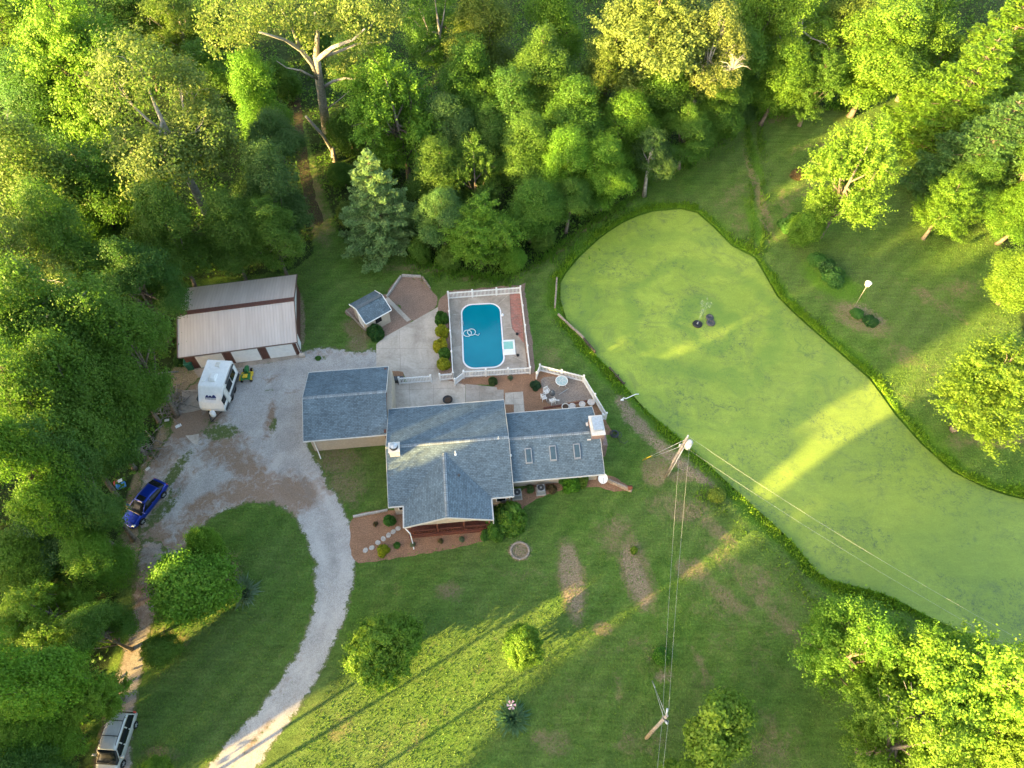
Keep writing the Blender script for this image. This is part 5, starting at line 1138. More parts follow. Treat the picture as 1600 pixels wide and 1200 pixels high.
kid(car, 'sunroof', lambda m: m.box(-.34, .12, -.38, .38, 1.405, 1.43), 'darkglass')
for s in (1, -1):
    kid(car, 'headlight', lambda m: m.box(1.98, 2.22, s * .62 - .16, s * .62 + .16, .60, .72, .04), 'steel'); kid(car, 'tail_light', lambda m: m.box(-2.33, -2.2, s * .66 - .1, s * .66 + .1, .70, .78, .02), 'red')
    kid(car, 'mirror', lambda m: m.box(.72, .88, s * .98 - .1, s * .98 + .1, .92, 1.04, .03), 'bluepaint')
kid(car, 'number_plate', lambda m: m.box(-2.385, -2.36, -.22, .22, .52, .62), 'white')
kid(car, 'grille', lambda m: m.box(2.24, 2.37, -.45, .45, .42, .54), 'black')
# silver minivan, nose towards the bottom edge
pr_ = G(191, 1105, 1.2); pf = G(163, 1195, 1.0); rz = math.atan2(pf.y - pr_.y, pf.x - pr_.x); d = Vector((math.cos(rz), math.sin(rz), 0)); rear = G(190, 1108, 1.4); cc = rear + d * 2.15
L = 5.05; hull = [(-2.52, 1.6, .45, .95, .95), (-2.4, 1.86, .32, 1.04, .93), (-1.4, 1.95, .25, 1.06, .92), (.8, 1.95, .24, 1.06, .92), (1.5, 1.94, .24, 1.04, .9), (2.1, 1.84, .28, .90, .88), (2.42, 1.6, .35, .74, .88), (2.52, 1.35, .42, .64, .9)]
cab = [(-2.45, 1.72, 1.0, 1.05, 1.45), (-2.2, 1.78, 1.0, 1.70, 1.42), (-1.2, 1.82, 1.0, 1.78, 1.45), (0, 1.82, 1.0, 1.79, 1.46), (.65, 1.80, 1.0, 1.72, 1.42), (1.75, 1.70, .98, 1.05, 1.5)]
van = make_car('minivan', 'silver minivan with roof rack parked on the dirt lane at the bottom left', (cc.x, cc.y, 0), rz, L, 1.95, hull, cab, 'silverpaint', [(-2.25, -2.15), (-1.05, -1.1), (.15, .1), (1.35, .7)], (-2.2, .72), True)
van.scale = (.85, .98, .95)
wheels(van, (1.55, -1.5), .955, .34)
for s in (1, -1):
    kid(van, 'roof_rail', lambda m: m.tube([(-2.0, s * .62, 1.80), (-1.9, s * .62, 1.88), (.2, s * .62, 1.89), (.35, s * .62, 1.80)], .025, 6), 'darkgrey')
    kid(van, 'mirror', lambda m: m.box(1.0, 1.18, s * 1.08 - .14, s * 1.08 + .12, 1.02, 1.2, .03), 'silverpaint')
    kid(van, 'headlight', lambda m: m.box(2.1, 2.38, s * .68 - .2, s * .68 + .2, .66, .80, .04), 'steel'); kid(van, 'tail_light', lambda m: m.box(-2.5, -2.36, s * .84 - .05, s * .84 + .05, .8, 1.2, .02), 'red')
for x in (-1.55, -.35): kid(van, 'rack_bar', lambda m: m.box(x - .03, x + .03, -.62, .62, 1.86, 1.905), 'black')
kid(van, 'roof_ribs', lambda m: [m.box(-1.95, .2, y - .022, y + .022, 1.80, 1.825) for y in (-.40, -.2, 0, .2, .40)], 'silverpaint')
kid(van, 'wiper', lambda m: (m.tube([(1.72, .1, 1.10), (1.40, .62, 1.32)], .012, 4), m.tube([(1.72, -.55, 1.10), (1.42, -.05, 1.33)], .012, 4)), 'black')

# travel trailer --------------------------------------------------
r1, r2 = G(328, 562, 2.95), G(359, 562, 2.95); f1, f2 = G(314, 636, 1.2), G(349, 640, 1.2); back = (r1 + r2) / 2; fr_ = (f1 + f2) / 2
dv = fr_ - back; dv.z = 0; rz = math.atan2(dv.y, dv.x); TL = dv.length; o0 = Vector((back.x, back.y, 0)) + dv / 2
tt = empty('travel_trailer', o0, rz, 'white travel trailer with dark side windows parked before the barn', 'camper trailer')
Wt = 2.4; h = TL / 2
prof = [(-h, .55), (-h, 2.85), (-h + .12, 2.95), (h - 1.5, 2.95), (h - 1.35, 2.88), (h - .25, 1.75), (h, 1.25), (h + .02, 1.0), (h - .1, .55)]
m = MB(); m.loft([[(x, s * (Wt / 2 - i_), z - (i_ * .4 if z > 2 else 0)) for x, z in prof] for s, i_ in ((-1, .06), (-1, 0), (1, 0), (1, .06))]); m.build('body', M['white'], tt)
kid(tt, 'skirt', lambda m: m.box(-h + .1, h - .3, -Wt / 2 + .1, Wt / 2 - .1, .35, .56), 'darkgrey')
for s in (1, -1):
    sd_ = kid(tt, 'side_stripe', lambda m: m.box(-h + .05, h - .15, s * (Wt / 2 + .005) - .008, s * (Wt / 2 + .005) + .008, .6, .95), 'darkgrey')
    for (x0, x1, z0, z1) in ((-h + .5, -h + 1.5, 1.5, 2.3), (-.6, .5, 1.4, 2.3), (1.3, 2.0, 1.5, 2.3)): kid(tt, 'side_window', lambda m: m.box(x0, x1, s * (Wt / 2 + .01) - .012, s * (Wt / 2 + .01) + .012, z0, z1), 'darkglass')
kid(tt, 'door', lambda m: m.box(.62, 1.22, Wt / 2, Wt / 2 + .03, .65, 2.5), 'offwhite')
kid(tt, 'awning', lambda m: m.tube([(-h + .3, Wt / 2 + .10, 2.72), (h - 1.9, Wt / 2 + .10, 2.72)], .08, 8), 'darkgrey')
kid(tt, 'air_conditioner', lambda m: (m.box(-.55, .35, -.35, .35, 2.94, 3.12, .06), m.box(-.40, .2, -.25, .25, 3.12, 3.2, .05)), 'white')
kid(tt, 'roof_vent', lambda m: (m.box(-h + .35, -h + .85, -.22, .22, 2.94, 3.06, .04), m.tube([(-h + .9, .1, 2.95), (-h + 1.1, .4, 3.12)], .03, 6)), 'offwhite')
kid(tt, 'vent_cap', lambda m: m.disc((.25, -Wt / 2 + .35), .16, 2.94, 3.06, 14), 'white')
def a_fr(m): m.tube([(h - .2, -.7, .5), (h + 1.1, 0, .48)], .05, 6); m.tube([(h - .2, .7, .5), (h + 1.1, 0, .48)], .05, 6)
kid(tt, 'hitch_frame', a_fr, 'black'); kid(tt, 'gas_bottle', lambda m: (m.disc((h + .32, 0), .26, .5, 1.0, 16), m.disc((h + .32, 0), .26, 1.0, 1.12, 16, 1, .5)), 'white')
kid(tt, 'jack', lambda m: m.tube([(h + .85, 0, .1), (h + .85, 0, .95)], .045, 6), 'darkgrey')
for x in (-.55, .35):
    for s in (1, -1):
        kid(tt, 'wheel', lambda m: m.loft([[(x + q * math.cos(2 * math.pi * i / 18), s * y, .36 + q * math.sin(2 * math.pi * i / 18)) for i in range(18)] for y, q in ((Wt / 2 - .3, .33), (Wt / 2 - .08, .36), (Wt / 2 - .05, .30))]), 'rubber')
# lettering-like emblem on the front cap: dark blue ridge line over a line of small letter shapes
nrm = Vector((1.12, 0, 1.1)).normalized(); up_ = Vector((-1.1, 0, 1.13)).normalized(); fc0 = Vector((h - .62, 0, 2.13)) + nrm * .02
M['navy'] = plain('navy_vinyl', (.015, .025, .12), .5, .4, .1)
def emb(m):
    def q(y0, y1, v0, v1, y2=None, y3=None):
        y2 = y1 if y2 is None else y2; y3 = y0 if y3 is None else y3
        m.face([fc0 + Vector((0, y, 0)) + up_ * v for y, v in ((y0, v0), (y1, v0), (y2, v1), (y3, v1))])
    q(-.55, .55, -.02, .10, .50, -.50); q(-.48, -.22, .10, .24, -.30, -.40); q(-.2, .1, .10, .20, .02, -.12); q(.12, .5, .10, .27, .36, .22)
    for i in range(8): y = -.52 + i * .135; q(y, y + .03, -.20, -.06); q(y + .06, y + .085, -.20, -.06) ; q(y, y + .085, -.09, -.06)
kid(tt, 'front_emblem', emb, 'navy')
# lawn tractor
tp_ = G(387, 589); tr = empty('lawn_tractor', tp_, R(-84) + math.pi, 'green and yellow lawn tractor parked beside the trailer', 'lawn tractor')
kid(tr, 'hood', lambda m: m.loft([ringc(x, w_, .35, z, top=.75, n=14) for x, w_, z in ((.15, .42, .86), (.4, .46, .85), (.8, .44, .78), (.98, .36, .68))]), 'green')
kid(tr, 'fender', lambda m: (m.box(-.75, -.05, -.42, .42, .55, .64, .04), m.box(-.05, .3, -.36, .36, .30, .36, .02), m.box(-.78, -.2, -.46, -.28, .5, .68, .04), m.box(-.78, -.2, .28, .46, .5, .68, .04)), 'green')
kid(tr, 'seat', lambda m: (m.box(-.55, -.12, -.22, .22, .66, .76, .04), m.box(-.65, -.52, -.22, .22, .70, 1.02, .04)), 'yellow')
kid(tr, 'mower_deck', lambda m: (m.box(-.75, -.10, -.62, -.47, .45, .60, .04), m.box(-.75, -.10, .47, .62, .45, .60, .04), m.box(-.05, .5, -.60, .60, .12, .28, .05)), 'yellow')
kid(tr, 'steering_wheel', lambda m: m.torus((.02, 0), .16, .018, 16, 5, .98), 'black')
kid(tr, 'steering_column', lambda m: m.tube([(.15, 0, .8), (.02, 0, .98)], .025, 6), 'black')
for x, y, r in ((-.5, .46, .25), (-.5, -.46, .25), (.75, .36, .18), (.75, -.36, .18)):
    w_ = kid(tr, 'wheel', lambda m: m.loft([[(x + q * math.cos(2 * math.pi * i / 16), y + t, r + q * math.sin(2 * math.pi * i / 16)) for i in range(16)] for t, q in ((-.10, r * .8), (-.07, r), (.07, r), (.10, r * .8))]), 'rubber')
    kid(w_, 'rim', lambda m: m.loft([[(x + q * math.cos(2 * math.pi * i / 12), y + t, r + q * math.sin(2 * math.pi * i / 12)) for i in range(12)] for t, q in ((-.105, r * .5), (.105, r * .5))]), 'yellow')
# bin, debris
bn = G(299, 574); bo = simple('green_bin', lambda m: m.loft([[(a * q * .38, b * q * .45, z) for a, b in ((-1, -.8), (-.8, -1), (.8, -1), (1, -.8), (1, .8), (.8, 1), (-.8, 1), (-1, .8))] for z, q in ((0, .85), (1.0, 1.0), (1.0, 1.08), (1.06, 1.08), (1.14, .9))]), 'bin', (bn.x, bn.y, 0), 'dark green plastic bin at the left corner of the barn', 'bin', None, .2)
rr = random.Random(4)
def sticks(m, n, sx, sy, L0, L1, r0=.02, r1=.06):
    for i in range(n):
        x, y, z = rr.gauss(0, sx), rr.gauss(0, sy), rr.uniform(.03, .5); a = rr.uniform(0, 6.28); L = rr.uniform(L0, L1)
        m.tube([(x, y, z), (x + math.cos(a) * L * .5, y + math.sin(a) * L * .5, z + rr.uniform(-.02, .15)), (x + math.cos(a) * L, y + math.sin(a) * L, max(.03, z + rr.uniform(-.3, .1)))], [rr.uniform(r0, r1)] * 2 + [.01], 5)
M['deadwood'] = plain('grey_dead_wood', (.25, .22, .19), .95, .1, .4, 5)
simple('brush_pile', lambda m: sticks(m, 110, .8, .9, .5, 2.2), 'deadwood', G(264, 632), 'tangled pile of grey dead sticks left of the old slab', 'brush pile', 'brush piles')
simple('brush_pile', lambda m: sticks(m, 60, .8, .7, .4, 1.4), 'deadwood', G(233, 702), 'scattered pile of grey branches above the blue car', 'brush pile', 'brush piles')
simple('fallen_log', lambda m: m.tube([(-1.2, 0, .1), (0, .1, .12), (1.3, .3, .1)], [.09, .1, .07], 8), 'palebark', G(258, 585), 'pale fallen log on the dirt left of the barn corner', 'log')
for (px, py, s, mt, lab, rz_) in ((279, 666, .28, 'white', 'white scrap board lying on the brown leaf litter', .6), (261, 657, .22, 'offwhite', 'small pale bucket lid at the edge of the wood', .2), (231, 733, .22, 'offwhite', 'crumpled pale rag near the branches above the blue car', .9)):
    simple('scrap', lambda m: (m.box(-s, s, -s * .55, s * .55, .02, .10, .02), m.box(-s * .6, s * .2, -s * .4, s * .5, .10, .15, .02)), mt, G(px, py), lab, 'scrap', 'scraps lying on the dirt', rz_)
cb_ = G(189, 758); ck = empty('toy_slide', cb_, .5, 'small blue and red plastic toy lying at the wood edge left of the blue car', 'toy')
kid(ck, 'blue_tray', lambda m: (m.box(-.3, .45, -.45, .1, .05, .3, .05), m.box(-.3, -.18, -.45, .1, .3, .5, .03)), 'blue'); kid(ck, 'red_frame', lambda m: (m.box(-.5, -.1, .1, .5, .05, .28, .04), m.tube([(-.4, .2, .28), (-.4, .2, .55), (-.1, .4, .55), (-.1, .4, .28)], .03, 6)), 'red'); kid(ck, 'white_lid', lambda m: m.box(-.1, .3, .12, .45, .28, .34, .02), 'white')

# plants near the house
SHM = [shrubmesh(i, 1, 1, 2600, .24, .42 + .06 * i) for i in range(4)]
def shrub(px, py, r, hgt, col, label, cat='shrub', name='shrub', group='shrubs round the house and pool', i=None):
    i = rt.randrange(4) if i is None else i; p = G(px, py, hgt * .5); o = addobj(name, SHM[i]); o.location = (p.x, p.y, 0); o.rotation_euler = (0, 0, rt.uniform(0, 6.28)); o.scale = (r, r, hgt); o.color = (*[v * 1.45 for v in col], 1); return tag(o, label, cat, group)
YEL = (.22, .23, .015); YG = (.14, .19, .015); DG = (.02, .065, .015); MG = (.045, .12, .02); RD = (.09, .06, .03); GY = (.10, .12, .07)
for a in [(689, 495, .85, 1.3, (.035, .10, .012), 'dark green rounded shrub, uppermost of the hedge beside the pool fence'), (690, 516, .82, 1.3, YEL, 'golden shrub just under the dark uppermost one of the pool hedge'), (689, 537, .90, 1.35, (.28, .26, .015), 'largest golden yellow shrub in the middle of the pool hedge'),
          (694, 551, .75, 1.1, (.05, .12, .015), 'green shrub squeezed between the two lowest golden shrubs of the pool hedge'), (692, 568, .80, 1.2, YEL, 'golden shrub at the lower end of the pool hedge above the short fence'),
          (585, 517, .98, 1.5, DG, 'dense dark green ball shrub in front of the shed'), (607.5, 813, .62, 1.0, MG, 'round green shrub left of the porch'), (598, 859, .60, .9, (.20, .22, .012), 'yellow round shrub below the stepping stones'),
          (620, 852, .36, .5, MG, 'small green shrub right of the yellow round one'), (645, 850, .28, .35, GY, 'tiny greyish plant in the bed before the porch, left of three'), (688, 845, .25, .35, RD, 'tiny reddish plant in the bed before the porch'), (721, 842, .30, .4, GY, 'tiny grey green plant in the bed before the right end of the porch'), (587, 818, .25, .4, RD, 'tiny dark plant left of the round green shrub by the porch'),
          (799, 806, 1.55, 2.4, (.06, .13, .015), 'big leafy bush at the right corner of the porch'), (776, 822, 1.25, 1.7, (.05, .12, .015), 'middle sized bush leaning on the left side of the big porch corner bush'), (760, 835, .6, .8, MG, 'smallest bush of the clump at the porch corner'), (783, 800, .9, 1.8, (.04, .10, .015), 'shaded bush against the wall behind the porch corner clump'),
          (892, 753, .95, 1.6, (.055, .15, .012), 'bright green bush against the wing below the third skylight'), (908, 746, .85, 1.4, (.09, .15, .02), 'yellowish bush right next to the bright green one under the wing eave'), (881, 750, .6, .9, MG, 'low bush left of the bright green one under the wing eave'),
          (828, 763, .42, .6, (.06, .10, .03), 'small sparse plant between the two air conditioners'), (862, 763, .5, .6, RD, 'brownish twiggy shrub right of the upper air conditioner'),
          (770, 594, .52, .7, (.035, .06, .02), 'small dark shrub in the mulch just under the pool fence'), (836, 601, .62, .7, (.018, .045, .022), 'dark spiky little conifer in the patio mulch'), (797, 590, .3, .3, GY, 'sprig of weeds under the right end of the pool fence'),
          (1035, 1026, .85, 1.1, (.045, .13, .012), 'low bright shrub on the lower lawn under the wires'), (1247, 270, 1.0, .9, RD, 'bare brownish bush on the far lawn left of the lone tall tree'),
          (1278, 405, 1.2, 1.2, MG, 'green bush at the foot of the slanting trunk of the lone tree'), (1305, 430, 1.5, 1.3, (.035, .10, .02), 'larger weedy bush in the island bed below the lone tree'), (1295, 415, 1.1, 1.3, DG, 'dark bush between the two weedy bushes of the island bed'), (1340, 490, .9, .5, MG, 'low plant in the bare bed by the birdhouse pole'), (1362, 500, .9, .6, DG, 'dark low plant right in the bare bed by the birdhouse pole'),
          (1235, 345, 1.3, 2.0, MG, 'small bush left of the sucker tree by the slanting trunk'), (1122, 772, .9, .9, (.12, .17, .02), 'sunlit yellow green weed clump on the pond slope'), (992, 858, .35, 1.0, (.09, .16, .02), 'thin plant at the top end of the right garden bed'), (280, 560, .8, 1.0, DG, 'dark weed bush by the left corner of the barn'), (497, 559, .35, .2, MG, 'small weed patch on the gravel near the barn corner')]:
    shrub(*a)
SPK = [spikymesh(i, 1.0, 420) for i in (1, 2)]
for (px, py, r, h_, col, lab, i) in ((800, 1120, 1.45, 1.2, (.10, .20, .11), 'dark spiky yucca clump on the lower lawn holding the pink ornament', 0), (379, 924, 1.5, 1.3, (.20, .28, .18), 'grey green spiky yucca clump on the lawn island right of the big tree', 1)):
    p = G(px, py, .4); o = addobj('yucca', SPK[i]); o.location = (p.x, p.y, 0); o.scale = (r, r, h_); o.color = (*col, 1); tag(o, lab, 'yucca', 'yucca clumps')
yp = G(799, 1108); orn = empty('garden_ornament', yp, 0, 'pink and white windmill ornament on a stake behind the yucca', 'ornament')
kid(orn, 'stake', lambda m: m.tube([(0, 0, 0), (0, 0, 1.7)], .02, 6), 'white')
kid(orn, 'petals', lambda m: [m.loft([[(math.cos(a) * .05 - math.sin(a) * .05, math.sin(a) * .05 + math.cos(a) * .05, z), (math.cos(a) * .34 - math.sin(a) * .10, math.sin(a) * .34 + math.cos(a) * .10, z + .05), (math.cos(a) * .34 + math.sin(a) * .10, math.sin(a) * .34 - math.cos(a) * .10, z + .08)] for z in (1.62, 1.66)]) for a in [i * math.pi / 3 for i in range(6)]], 'pink')
kid(orn, 'finial', lambda m: m.disc((0, 0), .07, 1.68, 1.95, 10, 1, .3), 'white')
# stones, beds edging, small things
for i, ((px, py), lab) in enumerate(zip(((622, 826), (614.5, 831), (607, 836.5), (599, 842), (590.5, 848), (581, 856), (571, 860)), ('nearest the porch', 'second from the porch', 'third from the porch', 'in the middle of the row', 'third from the drive', 'second from the drive', 'nearest the drive'))):
    simple('stepping_stone', lambda m: m.disc((0, 0), .26, .008, .07, 9, .85, .94), 'stone', G(px, py), 'round grey stepping stone ' + lab, 'stepping stone', 'stepping stones across the front bed', i * .7)
def ring_bed(m):
    for i in range(16): a = 2 * math.pi * i / 16; m.box(-.16, .16, -.09, .09, .0, .13 + .02 * (i % 3), .03, Matrix.Translation((math.cos(a) * .78, math.sin(a) * .74, 0)) @ Matrix.Rotation(a + 1.57, 4, 'Z'))
simple('stone_ring', ring_bed, 'timber', G(812, 861), 'ring of pale stones round a bare spot on the front lawn', 'stone ring')
for (px, py, lab) in ((808, 771, 'grey air conditioner unit near the corner of the main house'), (844, 756, 'grey air conditioner unit under the eave of the wing')):
    q_ = HF.l(px, py, .5); o = empty('air_conditioner', HF.w(q_[0], min(q_[1], -3.45)), HF.a, lab, 'air conditioner', 'air conditioners beside the wing')
    kid(o, 'pad', lambda m: m.box(-.45, .45, -.45, .45, 0, .07), 'concrete'); kid(o, 'casing', lambda m: m.box(-.36, .36, -.36, .36, .07, .78, .04), 'grey'); kid(o, 'fan_grille', lambda m: (m.disc((0, 0), .29, .78, .79, 20), m.torus((0, 0), .2, .012, 20, 4, .80), m.torus((0, 0), .29, .02, 20, 4, .80)), 'darkgrey'); kid(o, 'fan_hub', lambda m: m.disc((0, 0), .09, .79, .84, 12), 'grey')
dsh = G(942, 748, 1.2); sat = empty('satellite_dish', (dsh.x, dsh.y, 0), 0, 'pale round satellite dish on a post at the corner of the wing', 'satellite dish')
kid(sat, 'post', lambda m: m.tube([(0, 0, 0), (0, 0, 1.2)], .035, 8), 'grey')
def dish(m):
    Mx = Matrix.Translation((0, 0, 1.25)) @ Matrix.Rotation(R(28), 4, 'X'); m.loft([[Mx @ Vector((math.cos(2 * math.pi * i / 24) * r, math.sin(2 * math.pi * i / 24) * r * 1.08, z)) for i in range(24)] for r, z in ((.06, -.05), (.3, 0), (.42, .06), (.44, .06), (.42, .045), (.3, -.02), (.05, -.08))])
kid(sat, 'reflector', dish, 'white'); kid(sat, 'feed_arm', lambda m: m.tube([(0, -.35, 1.1), (0, -.55, 1.5), (0, -.2, 1.75)], .02, 6), 'grey')
# retaining timber with a little box
a, b = G(948, 751), G(987, 768); dd_ = b - a
simple('retaining_timber', lambda m: (m.box(0, dd_.length * .5, -.12, .12, 0, .28, .02), m.box(dd_.length * .5 + .01, dd_.length, -.13, .12, 0, .26, .02), m.box(.1, dd_.length - .1, -.10, .10, .28, .40, .02)), 'timber', a, 'weathered timber edging running right from the satellite dish', 'timber edging', 'timber edgings', math.atan2(dd_.y, dd_.x))
simple('bird_box', lambda m: (m.box(-.15, .15, -.15, .15, .3, .62, .02), m.loft([[(-.2, -.2, .62), (.2, -.2, .62), (.2, .2, .62), (-.2, .2, .62)], [(-.2, 0, .78), (.2, 0, .78), (.2, .01, .78), (-.2, .01, .78)]])), 'redwood', G(983, 766), 'little rusty brown box on the end of the timber edging', 'box')
for (x0, y0, x1, y1, lab, mt, hh_) in ((605, 465, 627, 433, 'pale block edging along the left side of the play bed', 'stone', .3), (628, 432, 658, 433, 'pale block edging along the top of the play bed', 'stone', .3), (660, 434, 672, 452, 'dark timber edging at the right end of the play bed', 'timber', .3), (541, 487, 572, 518, 'weathered timber edging left of the shed', 'timber', .25), (870, 437, 867, 482, 'weathered timber rail along the left bank of the pond', 'timber', .5), (872, 492, 912, 530, 'weathered timber edging further down the pond bank', 'timber', .3), (912, 530, 930, 552, 'short timber edging of the pond bank', 'darktimber', .3), (552, 808, 606, 797, 'low pale edging above the front bed', 'stone', .25), (849, 638, 926, 625, 'thin reddish edging of the grey patio paving', 'redwood', .08)):
    a, b = G(x0, y0), G(x1, y1); d = b - a; L = d.length; n = max(2, int(L / 1.2))
    def ed(m):
        for i in range(n): j = rr.uniform(-.03, .03); m.box(L * i / n + .01, L * (i + 1) / n - .01, -.09 + j, .09 + j, 0, hh_ + rr.uniform(-.03, .02), .015)
    simple('edging', ed, mt, a, lab, 'edging', 'garden edgings', math.atan2(d.y, d.x))
a, b = G(952, 574), G(975, 600); d = b - a
dk = empty('sunken_plank', a, math.atan2(d.y, d.x), 'dark plank frame lying at the water edge right of the picket fence', 'plank')
kid(dk, 'long_board', lambda m: m.box(0, d.length, -.08, .08, -.1, .08, .01), 'darktimber'); kid(dk, 'cross_board', lambda m: m.box(d.length * .5, d.length * .5 + .12, -.25, .25, -.05, .10, .01), 'darktimber'); kid(dk, 'cross_board', lambda m: m.box(d.length - .1, d.length, -.2, .2, -.05, .11, .01), 'darktimber')
simple('white_pipe', lambda m: (m.tube([(-.9, -.25, .08), (-.7, -.05, .1), (-.45, -.12, .1), (-.2, 0, .1), (.5, .35, .15), (.85, .4, .12)], .05, 6), m.box(-1.0, -.7, -.35, -.2, 0, .15, .02)), 'white', G(985, 622), 'thin white pipe lying on the bare pond bank', 'pipe')
hs = G(960, 679)
simple('hose_coil', lambda m: ([m.torus((rr.uniform(-.06, .06), rr.uniform(-.06, .06)), .42 - .03 * i, .025, 26, 5, .05 + .045 * i) for i in range(7)], m.torus((.35, -.05), .33, .02, 22, 5, .06), m.tube([(.3, -.3, .04), (.5, -.8, .03), (.9, -1.0, .03), (1.2, -.7, .03)], .022, 5)), 'darkgrey', hs, 'dark coiled garden hose on the grass right of the brick chimney', 'hose')
# patio furniture
tb = G(877, 601); ta = empty('glass_table', tb, .2, 'round glass topped patio table with a white rim', 'table')
k = NT('table_glass', .15, .5); M['tglass'] = k.col((.30, .40, .40))
kid(ta, 'glass_top', lambda m: m.disc((0, 0), .58, .70, .715, 28), 'tglass'); kid(ta, 'rim', lambda m: m.torus((0, 0), .59, .03, 32, 6, .71), 'white'); kid(ta, 'pattern', lambda m: (m.torus((0, 0), .12, .014, 14, 4, .722), [m.torus((math.cos(a) * .33, math.sin(a) * .33), .17, .011, 14, 4, .722) for a in (0.4, 1.65, 2.9, 4.2, 5.4)]), 'offwhite')
for a in (.8, 2.37, 3.94, 5.5): kid(ta, 'leg', lambda m: m.tube([(math.cos(a) * .5, math.sin(a) * .5, .69), (math.cos(a) * .38, math.sin(a) * .38, .35), (math.cos(a) * .5, math.sin(a) * .5, 0)], .022, 6), 'white')
def chair(px, py, rz_, lab, mt='white', grp='white metal patio chairs', fold=0):
    o = empty('patio_chair', G(px, py, .3), rz_, lab, 'chair', grp); o.location.z = 0
    kid(o, 'seat', lambda m: [m.box(-.24, .24, -.22 + .08 * i, -.17 + .08 * i, .42, .45) for i in range(6)], mt); kid(o, 'backrest', lambda m: ([m.box(-.22 + .09 * i, -.19 + .09 * i, .25, .28, .45, .9) for i in range(6)], m.box(-.24, .24, .245, .285, .88, .93)), mt)
    for x, y in ((-.22, -.2), (.22, -.2), (-.22, .24), (.22, .24)): kid(o, 'leg', lambda m: m.box(x - .02, x + .02, y - .02, y + .02, 0, .43), mt)
    for x in (-.26, .26): kid(o, 'arm', lambda m: m.box(x - .025, x + .025, -.22, .26, .62, .65), mt)
    return o
chair(854, 613, .5, 'white patio chair left of the grill, nearest the pool'); chair(850, 622, 1.9, 'white patio chair left of the grill, nearest the house wall'); chair(863, 627, 3.6, 'white patio chair just below the grill')
gp_ = G(862, 621); gr_ = empty('kettle_grill', gp_, 0, 'dark round kettle grill among the white patio chairs', 'grill')
kid(gr_, 'bowl', lambda m: m.loft([[(r * math.cos(2 * math.pi * i / 18), r * math.sin(2 * math.pi * i / 18), z) for i in range(18)] for r, z in ((.1, .5), (.26, .6), (.31, .75), (.32, .78), (.28, .92), (.12, 1.02), (.02, 1.03))]), 'darkgrey'); kid(gr_, 'lid_handle', lambda m: m.torus((0, 0), .07, .015, 12, 5, 1.06), 'steel')
for a in (0.3, 2.4, 4.5): kid(gr_, 'leg', lambda m: m.tube([(.2 * math.cos(a), .2 * math.sin(a), .6), (.33 * math.cos(a), .33 * math.sin(a), 0)], .018, 6), 'grey')
simple('patio_side_shelf', lambda m: (m.box(-.2, .35, -.1, .06, .55, .6, .01), [m.box(x - .02, x + .02, -.04, 0, 0, .55) for x in (-.17, .32)]), 'offwhite', G(868, 630), 'small pale side table beside the grill', 'side table')
for (px, py, lab) in ((610, 622, 'upper'), (610, 634, 'lower')):
    chair(px, py, 1.57, 'dark lounge chair against the garage side wall, %s of the pair' % lab, 'darkgrey', 'dark chairs by the garage wall')
for (px, py, r, lab, fill) in ((883.5, 636, .36, 'largest flower pot with dark soil, leftmost of the row by the wing eave', 'terracotta'), (894, 635, .30, 'pale planter second from the left by the wing eave', 'petal'), (909.5, 632, .30, 'pale planter third from the left with a dark centre', 'petal'), (923.5, 629, .34, 'round pale planter nearest the picket fence', 'petal')):
    o = empty('flower_pot', G(px, py, .3), 0, lab, 'flower pot', 'planters along the wing'); o.location.z = 0
    kid(o, 'pot', lambda m: m.loft([[(q * r * math.cos(2 * math.pi * i / 20), q * r * math.sin(2 * math.pi * i / 20), z) for i in range(20)] for q, z in ((.7, 0), (1, .36), (1.06, .36), (1.06, .42), (.9, .42), (.88, .33))], True), 'offwhite'); kid(o, 'soil', lambda m: m.disc((0, 0), r * .82, .3, .37, 16), fill)
fp_ = G(700, 628); ft = empty('fire_pit', fp_, 0, 'round black fire pit on the concrete at the back eave of the house', 'fire pit')
kid(ft, 'bowl', lambda m: m.loft([[(r * math.cos(2 * math.pi * i / 20), r * math.sin(2 * math.pi * i / 20), z) for i in range(20)] for r, z in ((.2, .22), (.42, .3), (.48, .44), (.50, .44), (.46, .40), (.36, .33), (.02, .30))]), 'black'); kid(ft, 'ash', lambda m: m.disc((0, 0), .33, .30, .345, 14), 'terracotta')
for a in (.5, 2.6, 4.7): kid(ft, 'leg', lambda m: m.tube([(.3 * math.cos(a), .3 * math.sin(a), .3), (.38 * math.cos(a), .38 * math.sin(a), 0)], .02, 6), 'black')
simple('storage_box', lambda m: (m.box(-.6, .9, -.22, .22, .02, .5, .03), m.box(-.64, .94, -.26, .26, .5, .56, .02)), 'darkgrey', G(617, 596), 'low dark storage box by the garage corner bed', 'box', None, .06)
simple('umbrella_pole', lambda m: m.tube([(0, 0, .05), (1.0, .7, .08)], .03, 6), 'steel', G(873, 617), 'thin pole lying on the grey patio paving', 'pole')

